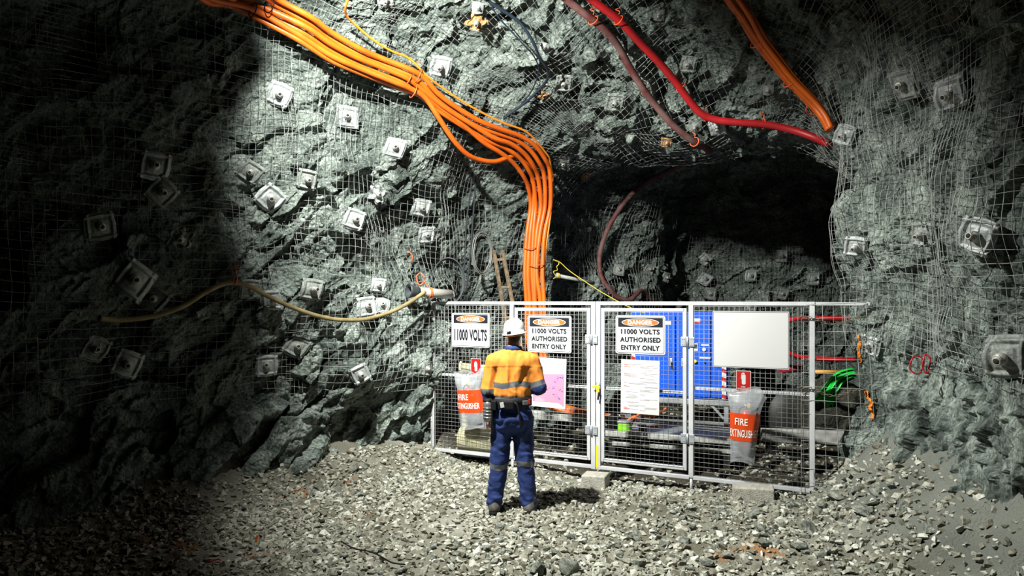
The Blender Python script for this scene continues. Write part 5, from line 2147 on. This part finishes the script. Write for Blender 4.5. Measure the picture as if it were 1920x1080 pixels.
# cream pipework behind the left panel
t = thing('cream_pipework', 'cream painted pipework behind the left fence panel', 'pipes', (-.70, 8.94, 0), (0, 0, FROT + .08))
MB().cyl((.08, 0, 1.13), (.62, 0, 1.13), .085, 24).build('upper_pipe', M_CREAM, t)
MB().cyl((.06, -.02, .20), (.66, -.02, .20), .165, 28).build('lower_pipe', M_CREAM, t)
MB().box((.10, .02, .72), (.10, .08, 1.10), bevel=.01).build('upright', M_CREAM, t)
MB().box((.56, .02, .72), (.10, .08, 1.10), bevel=.01).build('upright', M_CREAM, t)
for x in (.07, .62):
    MB().lathe([(.10, -.012), (.115, -.012), (.115, .012), (.10, .012)], Matrix.Translation((x, 0, 1.13)) @ Matrix.Rotation(math.pi / 2, 4, 'Y'), 24).build('flange', M_CREAM, t)
MB().box((.36, .0, .035), (.70, .30, .07), bevel=.006).build('base_frame', M_DARK, t)
p = at(907, 755, 8.95)
t = MB().cyl((0, 0, 0), (0, 0, 1.0), .045, 18).build('maroon_post', M_MAROON)
t.location = (p.x, p.y, fz1(p.x, p.y))
for z in (.42, .58, .74):
    MB().lathe([(.0455, z), (.0465, z + .004), (.0465, z + .03), (.0455, z + .034)], None, 18).build('white_band', M_SIGNW, t)
tag(t, 'maroon post with white bands between the left plastic cover and the person', 'post')

# ------------------------------------------------------------------ loose stones that stand out one by one
def loose_stones():
    rg = np.random.default_rng(21)
    T = stone_templates(10, 9, 16)
    mes = []
    for tv, tf in T:
        o = mesh_np('loose_stone', tv, tf, M_STONE)
        o.modifiers.new('x', 'SUBSURF')
        bpy.data.objects.remove(o)
    mes = [m for m in bpy.data.meshes if m.name.startswith('loose_stone')]
    zones = [
        ('pale angular stone on the gravel in front of the person', lambda r: (r.uniform(-1.6, 1.3), r.uniform(4.7, 6.1)), 95, (.035, .075)),
        ('grey angular stone on the gravel between the fence and the right pillar', lambda r: (r.uniform(1.3, 3.3), r.uniform(5.0, 6.9)), 85, (.04, .11)),
        ('grey stone on the gravel along the foot of the left wall', lambda r: (lambda f: (-4.2 + 3.1 * f + r.uniform(.15, .8), 5.75 + 3.0 * f - r.uniform(.1, .7)))(r.uniform(0, 1)), 60, (.04, .10)),
        ('dark stone on the ground behind the fence', lambda r: (r.uniform(.4, 4.0), r.uniform(7.4, 9.2)), 40, (.035, .09)),
    ]
    big = [(0.18, 5.02, .115), (0.42, 4.98, .13), (2.55, 5.85, .14), (2.95, 5.75, .12), (3.0, 6.3, .11), (2.05, 5.5, .085), (1.25, 5.55, .07), (0.95, 5.1, .085), (-.15, 5.2, .07), (2.7, 6.55, .10)]
    for lab, fn, n, (a, c) in zones:
        for k in range(n):
            x, y = fn(rg)
            if abs(x) < .35 and 6.2 < y < 6.9:
                continue
            s = a + (c - a) * rg.beta(1.2, 3)
            o = bpy.data.objects.new('loose_stone', mes[int(rg.integers(len(mes)))])
            C.objects.link(o)
            o.location = (x, y, fz1(x, y) + s * .28)
            o.rotation_euler = (rg.normal(0, .3), rg.normal(0, .3), rg.uniform(0, 6.28))
            o.scale = (s, s, s)
            tag(o, lab, 'stone', lab.replace('stone', 'stones').replace('pale angular ', '').replace('grey angular ', '').replace('grey ', '').replace('dark ', ''))
    for x, y, s in big:
        o = bpy.data.objects.new('loose_stone', mes[int(rg.integers(len(mes)))])
        C.objects.link(o)
        o.location = (x, y, fz1(x, y) + s * .30)
        o.rotation_euler = (rg.normal(0, .25), rg.normal(0, .25), rg.uniform(0, 6.28))
        o.scale = (s, s, s)
        tag(o, 'one of the largest pale stones lying loose on the gravel', 'stone', 'largest loose stones')


loose_stones()

# bits on the ground
def ground(px, py):
    Y = FPX * CAM_H / (py - HORIZON)
    X = (px - 960) / FPX * Y
    return Vector((X, Y, fz1(X, Y)))


g_ = ground(478, 1022)
tag(MB().bar(g_ + Vector((0, 0, .0)), g_ + Vector((.01, .03, .075)), .018, .006).build('orange_strip', M_SIGNO), 'small orange strip standing in the gravel at the lower left', 'plastic strip')
g_ = ground(402, 1056) + Vector((0, 0, .03))
tag(MB().tube([g_ + Vector((.045 * math.cos(a), .02 * math.sin(a), .006 * math.sin(2 * a))) for a in [2 * math.pi * k / 20 for k in range(20)]], .005, 6, closed=True).build('red_ring', mat('dark_red_rubber', (.35, .02, .04), .5)), 'small dark red ring on the gravel near the bottom left', 'ring')
g = [ground(640 + 12 * k, 1018 + 5 * k + 4 * math.sin(k)) + Vector((0, 0, .04)) for k in range(11)]
tag(MB().tube(spline(g, 5), .006, 6).build('black_wire', M_BLACK), 'thin black wire lying on the gravel left of the picture centre', 'wire')

# orange paint on the pillar
M_MARK = mat('orange_marking_paint', (.80, .22, .01), .7)


def paint(px, width, label, seed):
    """a sprayed line that follows the rock face"""
    rg = random.Random(seed)
    o = Vector((0, 0, CAM_H))
    step = 0
    while step < 40:        # onto the rock, not past its edge
        hs = [BVH_R.ray_cast(o, (at(x + step, y, 1.0) - o).normalized())[0] for x, y in px]
        if all(h is not None and h.y < 8.2 for h in hs):
            break
        step += 2
    line = spline([(x + step, y, 0) for x, y in px], 8)
    rows, deps = [], []
    for i, c in enumerate(line):
        w_ = width * (0.6 + 0.7 * rg.random())
        row, dep = [], []
        for k in range(5):
            d = (at(c.x + (k / 4 - .5) * w_ + rg.uniform(-.5, .5), c.y + rg.uniform(-.15, .15), 1.0) - o).normalized()
            h_ = BVH_R.ray_cast(o, d)
            dep.append(h_[3] if h_[0] is not None and h_[0].y < 8.3 else None)
            row.append(d)
        rows.append(row)
        deps.append(dep)
    good = sorted(x for r in deps for x in r if x is not None)
    med = good[len(good) // 2] if good else 7.3
    V, F = [], []
    for row, dep in zip(rows, deps):
        for d, t_ in zip(row, dep):
            t_ = med if t_ is None else max(min(t_, med + .12), med - .25)
            V.append((o + d * (t_ - .03))[:])
    n = len(rows)
    for i in range(n - 1):
        for k in range(4):
            a_ = i * 5 + k
            F.append((a_, a_ + 1, a_ + 6, a_ + 5))
    ob = mesh_np('paint_mark', np.array(V), np.array(F), M_MARK, smooth=True)
    so = ob.modifiers.new('thickness', 'SOLIDIFY')
    so.thickness = .006
    so.offset = -1 if False else 0
    return tag(ob, label, 'paint mark', None, 'thing')


paint([(1590, 628), (1593, 645), (1592, 660), (1596, 680)], 6, 'orange sprayed paint stripe on the pillar edge beside the red hoses', 2)
paint([(1606, 733), (1609, 745), (1617, 754), (1613, 765), (1619, 775), (1617, 786)], 6, 'orange sprayed paint squiggle low on the pillar right of the green sheet', 3)
# ------------------------------------------------------------------ the person
M_SKIN = mat('skin', (0.50, 0.27, 0.18), 0.55)
M_HAIR = mat('short_dark_hair', (0.05, 0.03, 0.02), 0.7, bump=0.4, bscale=200)
M_SHIRT = mat('orange_work_shirt', (0.74, 0.25, 0.028), 0.8, bump=0.06, bscale=18)
M_NAVY = mat('navy_work_cloth', (0.006, 0.024, 0.125), 0.8, var=0.25, scale=12, bump=0.2, bscale=40)
M_BAND = mat('grey_reflective_tape', (0.125, 0.132, 0.14), 0.35, 0.1)
M_HELMET = mat('white_hard_hat', (0.70, 0.71, 0.71), 0.3)
M_BOOT = mat('dusty_boot_leather', (0.10, 0.095, 0.08), 0.75, var=0.4, scale=18)
M_SILVER = mat('silver_lamp_case', (0.25, 0.26, 0.26), 0.3, 0.6)
PX, PY = 0.0, 6.5
PZ = fz1(PX, PY) + 0.0


def capsules(prims, lo, hi, h, k=0.03):
    """smooth union of tapered, optionally flattened capsules sampled on a grid"""
    gx, gy, gz = [np.arange(lo[i], hi[i] + h, h) for i in range(3)]
    F = np.full((len(gx), len(gy), len(gz)), 1.0)
    for pr in prims:
        a, b, ra, rb = np.array(pr[0], float), np.array(pr[1], float), pr[2], pr[3]
        fy = pr[4] if len(pr) > 4 else 1.0
        kk = pr[5] if len(pr) > 5 else k
        R = max(ra, rb) * max(1, fy) + kk + 3 * h
        sl = []
        for i, g in enumerate((gx, gy, gz)):
            l, u = min(a[i], b[i]) - R, max(a[i], b[i]) + R
            i0, i1 = np.searchsorted(g, l), np.searchsorted(g, u)
            sl.append(slice(i0, max(i1, i0 + 1)))
        X, Y, Z = np.meshgrid(gx[sl[0]], gy[sl[1]], gz[sl[2]], indexing='ij')
        if X.size == 0:
            continue
        P = np.stack([X, Y / fy, Z], -1)
        A, B = a / np.array([1, fy, 1]), b / np.array([1, fy, 1])
        d = B - A
        L2 = max((d * d).sum(), 1e-9)
        t = np.clip(((P - A) @ d) / L2, 0, 1)
        dist = np.linalg.norm(P - A - t[..., None] * d, axis=-1) - (ra + (rb - ra) * t)
        dist = dist * min(1.0, fy)
        o = F[tuple(sl)]
        hh = np.clip(0.5 + 0.5 * (o - dist) / kk, 0, 1)
        F[tuple(sl)] = o * (1 - hh) + dist * hh - kk * hh * (1 - hh)
    return F, (gx, gy, gz)


def skin_mesh(F, g, h, it=2):
    V, Q = surface_nets(F, (g[0][0], g[1][0], g[2][0]), h)
    V = smooth_pass(V, Q, it)
    return V, Q


def put(name, V, Q, m, parent, sel=None):
    if sel is not None:
        Q = Q[sel]
    u, inv = np.unique(Q, return_inverse=True)
    return mesh_np(name, V[u], inv.reshape(Q.shape)[:, ::-1], m, parent, smooth=True)


person = thing('person', 'person in a white hard hat and orange work shirt facing the fence', 'person', (PX, PY, PZ))

SHL, ELL, WRL = (-.178, -.005, 1.43), (-.222, -.015, 1.155), (-.222, .05, .915)
SHR, ELR, WRR = (.185, -.005, 1.43), (.262, -.03, 1.185), (.205, .20, 1.13)
HPL, KNL, ANL = (-.092, 0, .90), (-.122, .015, .49), (-.168, -.01, .09)
HPR, KNR, ANR = (.092, 0, .90), (.128, .015, .49), (.160, -.01, .09)
HEAD = (.022, .035, 1.69)


def finger(base, d, up, L, r, curl):
    """three bones bending towards -up"""
    d, up = np.array(d, float), np.array(up, float)
    out, p, ang = [], np.array(base, float), 0
    for f, c in ((.45, .3), (.32, .8), (.23, .7)):
        ang += curl * c
        v = d * math.cos(ang) - up * math.sin(ang)
        q = p + v * L * f
        out.append((tuple(p), tuple(q), r, r * .88, 1.0, .006))
        p, r = q, r * .9
    return out


def hand(w_, d, side, up, curl):
    """w_ wrist, d direction of the hand, side towards the thumb, up the back of the hand"""
    w_, d, side, up = [np.array(v, float) for v in (w_, d, side, up)]
    d /= np.linalg.norm(d)
    side -= d * (side @ d)
    side /= np.linalg.norm(side)
    up = np.cross(d, side) * np.sign(np.cross(d, side) @ up)
    out = []
    for s in (-.026, -.009, .009, .026):
        out.append((tuple(w_ + side * s * .6), tuple(w_ + d * .085 + side * s), .015, .0125, 1.0, .012))
    for s, L in ((.027, .072), (.009, .080), (-.009, .074), (-.026, .058)):
        out += finger(w_ + d * .088 + side * s, d, up, L, .0088, curl)
    tb = w_ + d * .025 + side * .03
    td = d * .65 + side * .65 - up * .35
    td /= np.linalg.norm(td)
    out.append((tuple(w_ + d * .01 + side * .015), tuple(tb), .014, .012, 1.0, .01))
    out.append((tuple(tb), tuple(tb + td * .036), .0115, .010, 1.0, .008))
    out.append((tuple(tb + td * .036), tuple(tb + td * .036 + (td * .6 + d * .5) * .03), .0098, .0085, 1.0, .006))
    return out


hx, hy, hz = HEAD
body = [
    ((hx, hy - .012, hz + .035), (hx, hy + .012, hz + .03), .079, .079, 1.08),
    ((hx, hy + .03, hz - .055), (hx, hy + .045, hz - .085), .055, .042),
    ((hx, hy + .105, hz - .005), (hx, hy + .118, hz - .03), .010, .014, 1.0, .015),          # nose
    ((hx - .03, hy + .088, hz + .02), (hx + .03, hy + .088, hz + .02), .016, .016, 1.0, .02),   # brow
    ((hx - .018, hy + .098, hz - .062), (hx + .018, hy + .098, hz - .062), .008, .008, 1.0, .01),  # lips
    ((hx - .030, hy + .092, hz + .002), (hx - .028, hy + .092, hz + .002), .011, .011, 1.0, .006),
    ((hx + .030, hy + .092, hz + .002), (hx + .028, hy + .092, hz + .002), .011, .011, 1.0, .006),
    ((hx - .080, hy + .004, hz + .012), (hx - .077, hy + .004, hz - .022), .017, .011, .55, .008),  # ears
    ((hx + .080, hy + .004, hz + .012), (hx + .077, hy + .004, hz - .022), .017, .011, .55, .008),
    ((.018, .012, 1.64), (.008, -.012, 1.47), .054, .064),
    ((-.10, -.01, 1.43), (.11, -.01, 1.43), .075, .075, .85, .06),
    ((0, 0, 1.36), (0, .01, 1.12), .150, .128, .68, .05),
    ((0, 0, 1.08), (0, 0, .93), .135, .150, .72, .05),
    (SHL, ELL, .056, .043), (ELL, WRL, .042, .028),
    (SHR, ELR, .056, .043), (ELR, WRR, .042, .028),
    (HPL, KNL, .088, .057), (KNL, ANL, .056, .038),
    (HPR, KNR, .088, .057), (KNR, ANR, .056, .038),
    ((ANL[0], -.02, .07), (ANL[0] - .015, .12, .045), .036, .028),
    ((ANR[0], -.02, .07), (ANR[0] + .03, .12, .045), .036, .028),
]
body += hand(WRL, (.02, .22, -1), (.35, 1, .2), (-1, .2, 0), .45)
body += hand(WRR, (-.55, 1, -.05), (-.6, -.3, 1), (.9, .4, .2), .85)
hB = .006
F_, g_ = capsules(body, (-.34, -.20, .0), (.36, .42, 1.84), hB, .028)
bv, bq = skin_mesh(F_, g_, hB, 1)
put('body', bv, bq, M_SKIN, person)

# hair: a shell over the back and sides of the head
hair = [((hx, hy - .016, hz + .036), (hx, hy + .008, hz + .034), .086, .085, 1.08), ((hx, hy - .045, hz - .045), (hx, hy - .035, hz - .06), .052, .045)]
F_, g_ = capsules(hair, (hx - .13, hy - .15, hz - .14), (hx + .13, hy + .15, hz + .16), .005, .03)
v_, q_ = skin_mesh(F_, g_, .005)
c_ = v_[q_].mean(1)
put('hair', v_, q_, M_HAIR, person, (c_[:, 1] < hy + .02 + .9 * (c_[:, 2] - hz - .02)) & (c_[:, 2] > hz - .085))

# shirt
shirt = [
    ((-.115, -.012, 1.425), (.125, -.012, 1.425), .088, .088, .92, .06),
    ((.012, -.012, 1.50), (.008, -.012, 1.45), .066, .085, 1.0, .05),
    ((0, -.005, 1.36), (0, 0, 1.16), .172, .166, .70, .05),
    ((0, 0, 1.16), (0, 0, 1.06), .166, .172, .72, .04),
    (SHL, ELL, .076, .064, 1.0, .035), (ELL, (ELL[0] + .002, ELL[1] + .03, 1.03), .062, .056, 1.0, .02),
    (SHR, ELR, .078, .068, 1.0, .035), (ELR, (.232, .095, 1.152), .064, .056, 1.0, .02),
]
hS = .006
F_, g_ = capsules(shirt, (-.36, -.22, .95), (.38, .26, 1.62), hS, .04)
X, Y, Z = np.meshgrid(*g_, indexing='ij')
pp = np.stack([X.ravel(), Y.ravel(), Z.ravel()], 1)
near = np.abs(F_.ravel()) < .05
wr = np.zeros(len(pp))
q = pp[near]
wr[near] = .0120 * (np.abs(vnoise(q * np.array([17, 10, 3.2]) + .7 * vnoise(q * 6, 8)[:, None], 5)) - .4) * sstep(1.41, 1.36, q[:, 2]) + .0065 * vnoise(q * np.array([28, 28, 9]) + .8 * vnoise(q * 9, 8)[:, None], 5) - .0035 * sstep(1.388, 1.398, q[:, 2] + .25 * q[:, 0] ** 2) + .006 * vnoise(q * np.array([12, 12, 30]), 6) * sstep(1.25, 1.08, q[:, 2]) + .010 * vnoise(q * np.array([9, 9, 5]), 9)
F_ = F_ + wr.reshape(F_.shape)
F_ = np.maximum(F_, 1.075 - Z - 10.0 * (np.abs(X) > .175))          # hem
F_ = np.maximum(F_, Z - 1.545)                                     # neck opening
v_, q_ = skin_mesh(F_, g_, hS, 2)
c_ = v_[q_].mean(1)


def along(a, b, p):
    a, b = np.array(a), np.array(b)
    d = b - a
    return ((p - a) @ d) / (d @ d)


arm_l = (c_[:, 0] < -.172 - .05 * (c_[:, 2] - 1.2)) & (c_[:, 2] < 1.40)
arm_r = ((c_[:, 0] > .178) | ((c_[:, 1] > .125) & (c_[:, 0] > .14))) & (c_[:, 2] < 1.40)
cuff = (arm_l & (c_[:, 2] < 1.125)) | (arm_r & ((along(ELR, (.232, .095, 1.152), c_) > .15) | (along(SHR, ELR, c_) > .93)) & (c_[:, 2] < 1.26))
sband = (arm_l & (c_[:, 2] < 1.175) & ~cuff) | (arm_r & (along(SHR, ELR, c_) > .74) & ~cuff)
bz = 1.222 - .25 * c_[:, 0] ** 2 + .010 * np.sin(c_[:, 0] * 20)
band = ~arm_l & ~arm_r & (np.abs(c_[:, 2] - bz) < .027)
hem = ~arm_l & ~arm_r & (c_[:, 2] < 1.112)
oth = cuff | sband | band | hem
put('shirt', v_, q_, M_SHIRT, person, ~oth)
put('reflective_band', v_, q_, M_BAND, person, band)
put('reflective_band', v_, q_, M_BAND, person, hem)
put('sleeve_band', v_, q_, M_BAND, person, sband & arm_l)
put('sleeve_band', v_, q_, M_BAND, person, sband & arm_r)
put('cuff', v_, q_, M_NAVY, person, cuff & arm_l)
put('cuff', v_, q_, M_NAVY, person, cuff & arm_r)
# yoke seam
# collar
b = MB()
ring = []
for rr, z, yy in ((.078, 1.515, -.014), (.082, 1.555, -.016), (.074, 1.575, -.010), (.068, 1.560, -.008), (.068, 1.515, -.008)):
    ring.append((rr, z, yy))
n = 36
vs = []
for rr, z, yy in ring:
    vs.append([b.bm.verts.new((.016 + rr * math.cos(a), yy + .01 + rr * .92 * math.sin(a), z - .018 * math.sin(a) * (1 if math.sin(a) > 0 else .3))) for a in [2 * math.pi * k / n for k in range(n)]])
for A, B in zip(vs, vs[1:] + vs[:1]):
    for k in range(n):
        f = b.bm.faces.new((A[k], A[(k + 1) % n], B[(k + 1) % n], B[k]))
        f.smooth = True
b.build('collar', M_NAVY, person)

# trousers
tr = [
    ((0, 0, 1.06), (0, -.005, .93), .158, .172, .74, .05),
    ((-.07, -.025, .90), (-.06, -.02, .86), .10, .10, 1.0, .05), ((.07, -.025, .90), (.06, -.02, .86), .10, .10, 1.0, .05),
    (HPL, KNL, .104, .088, 1.0, .04), (KNL, (ANL[0], -.012, .075), .086, .072, 1.0, .03),
    (HPR, KNR, .104, .088, 1.0, .04), (KNR, (ANR[0], -.012, .075), .086, .072, 1.0, .03),
]
F_, g_ = capsules(tr, (-.34, -.22, .0), (.34, .22, 1.16), hS, .035)
X, Y, Z = np.meshgrid(*g_, indexing='ij')
pp = np.stack([X.ravel(), Y.ravel(), Z.ravel()], 1)
near = np.abs(F_.ravel()) < .05
wr = np.zeros(len(pp))
q = pp[near]
wr[near] = .009 * vnoise(q * np.array([11, 11, 22]) + 1.2 * vnoise(q * 6, 18)[:, None], 15) + .007 * vnoise(q * np.array([22, 22, 6]), 16) + .010 * vnoise(q * np.array([9, 9, 34]), 17) * sstep(.34, .08, q[:, 2])
F_ = F_ + wr.reshape(F_.shape)
F_ = np.maximum(F_, Z - 1.085)
F_ = np.maximum(F_, .035 - Z)
v_, q_ = skin_mesh(F_, g_, hS, 2)
c_ = v_[q_].mean(1)
kb = np.abs(c_[:, 2] - .452 - .02 * np.sin(c_[:, 0] * 14)) < .026
put('trousers', v_, q_, M_NAVY, person, ~kb)
put('knee_band', v_, q_, M_BAND, person, kb & (c_[:, 0] < 0))
put('knee_band', v_, q_, M_BAND, person, kb & (c_[:, 0] > 0))

# boots
for (ax_, s) in ((ANL[0], -1), (ANR[0], 1)):
    ox = .012 if s < 0 else .045
    bt = [((ax_, -.035, .075), (ax_ + ox * .3, -.02, .13), .054, .056), ((ax_, -.055, .045), (ax_ + ox, .10, .045), .050, .047), ((ax_ + ox, .10, .048), (ax_ + ox * 1.4, .165, .040), .047, .038)]
    F_, g_ = capsules(bt, (ax_ - .16, -.16, -.03), (ax_ + .18, .26, .22), .006, .03)
    Z = np.meshgrid(*g_, indexing='ij')[2]
    F_ = np.maximum(F_, .012 - Z)
    v_, q_ = skin_mesh(F_, g_, .006)
    bo = put('boot', v_, q_, M_BOOT, person)
    sl = [((ax_, -.06, .012), (ax_ + ox, .10, .012), .053, .052), ((ax_ + ox, .10, .012), (ax_ + ox * 1.4, .17, .012), .052, .040)]
    F_, g_ = capsules(sl, (ax_ - .16, -.16, -.06), (ax_ + .18, .26, .12), .006, .02)
    Z = np.meshgrid(*g_, indexing='ij')[2]
    F_ = np.maximum(np.maximum(F_, Z - .024), -.006 - Z)
    v_, q_ = skin_mesh(F_, g_, .006, 1)
    put('sole', v_, q_, M_BLACK, bo)

# belt and what hangs on it
b = MB()
n = 48
rings = []
for off, z in ((.0, 1.005), (.010, 1.003), (.010, 1.085), (.0, 1.087)):
    rings.append([b.bm.verts.new(((.180 + off) * math.cos(a), (.137 + off) * math.sin(a), z + .012 * math.cos(a) - .012 * math.sin(a))) for a in [2 * math.pi * k / n for k in range(n)]])
for A, B in zip(rings, rings[1:] + rings[:1]):
    for k in range(n):
        b.bm.faces.new((A[k], A[(k + 1) % n], B[(k + 1) % n], B[k])).smooth = True
belt = b.build('belt', M_BLACK, person)
MB().box((-.055, -.150, 1.035), (.15, .035, .085), bevel=.014).build('back_pouch', M_BLACK, belt)
MB().box((-.092, -.170, 1.040), (.036, .006, .05), Matrix.Rotation(-.2, 3, 'Y'), bevel=.002).build('white_card', M_SIGNW, belt)
MB().box((.125, -.118, 1.055), (.055, .02, .04), Matrix.Rotation(.5, 3, 'Z'), bevel=.005).build('buckle', M_SILVER, belt)
MB().box((.165, -.085, 1.06), (.018, .02, .05), Matrix.Rotation(.8, 3, 'Z'), bevel=.003).build('red_tab', M_SIGNR, belt)
MB().tube(spline([(.02, -.152, 1.06), (.045, -.168, 1.045), (.066, -.168, .97), (.075, -.165, .90), (.082, -.16, .83)], 6), .010, 8).build('hanging_strap', M_BLACK, belt)
# cap lamp battery
b = MB()
b.lathe([(.02, -.105), (.045, -.10), (.054, -.07), (.056, .0), (.056, .06), (.048, .092), (.02, .10)], Matrix.Translation((-.225, -.085, .975)) @ Matrix.Diagonal((.85, .95, 1.0, 1)), 24)
lamp = b.build('lamp_battery', M_SILVER, belt)
for z in (-.06, -.03, 0, .03):
    MB().lathe([(.057, z - .006), (.0605, z), (.057, z + .006)], Matrix.Translation((-.225, -.085, .975)) @ Matrix.Diagonal((.85, .95, 1.0, 1)), 24).build('rib', M_SILVER, lamp)
MB().lathe([(.046, .085), (.05, .10), (.03, .115)], Matrix.Translation((-.225, -.085, .975)), 20).build('cap', M_BLACK, lamp)
MB().box((-.17, -.125, 1.03), (.06, .03, .09), Matrix.Rotation(-.5, 3, 'Z'), bevel=.008).build('holster', M_BLACK, belt)

# hard hat
hat = thing('hard_hat', None, None)
hat.parent = person
hat.location = (hx, hy - .004, hz + .030)
hat.rotation_euler = (math.radians(4), math.radians(-6), math.radians(-14))
b = MB()
n = 48
prof = [(0.0005, .118), (.03, .116), (.06, .106), (.085, .086), (.101, .055), (.108, .020), (.110, -.012), (.124, -.022), (.126, -.027), (.108, -.024)]
rings = []
for r, z in prof:
    R_ = []
    for k in range(n):
        a = 2 * math.pi * k / n
        x, y = r * math.cos(a) * .95, r * math.sin(a) * 1.14
        zz = z
        if z < -.015 and y > 0:
            y *= 1.0 + .22 * math.sin(a) ** 2
            zz -= .012 * math.sin(a) ** 2
        if r < .115 and z > .0 :
            zz += .007 * (max(0, 1 - abs(x) / .018) + .7 * max(0, 1 - abs(abs(x) - .045) / .012)) * min(1, z / .05)
        R_.append(b.bm.verts.new((x, y, zz)))
    rings.append(R_)
for A, B in zip(rings[:-1], rings[1:]):
    for k in range(n):
        b.bm.faces.new((A[k], A[(k + 1) % n], B[(k + 1) % n], B[k])).smooth = True
b.bm.faces.new(rings[0])
b.build('shell', M_HELMET, hat)
c = MB()
c.box((-.035, -.128, .0), (.010, .012, .030), Matrix.Rotation(.5, 3, 'Y'), bevel=.002)
c.box((-.015, -.131, .002), (.010, .012, .030), Matrix.Rotation(.5, 3, 'Y'), bevel=.002)
c.box((-.025, -.131, .001), (.026, .012, .009), Matrix.Rotation(-.5, 3, 'Y'), bevel=.002)
c.build('cable_clip', M_BLACK, hat)
MB().tube([(.083 * math.cos(a), -.01 + .100 * math.sin(a), -.034) for a in [2 * math.pi * k / 30 for k in range(30)]], .011, 8, closed=True).build('headband', mat('tan_headband', (.42, .27, .13), .7), hat)
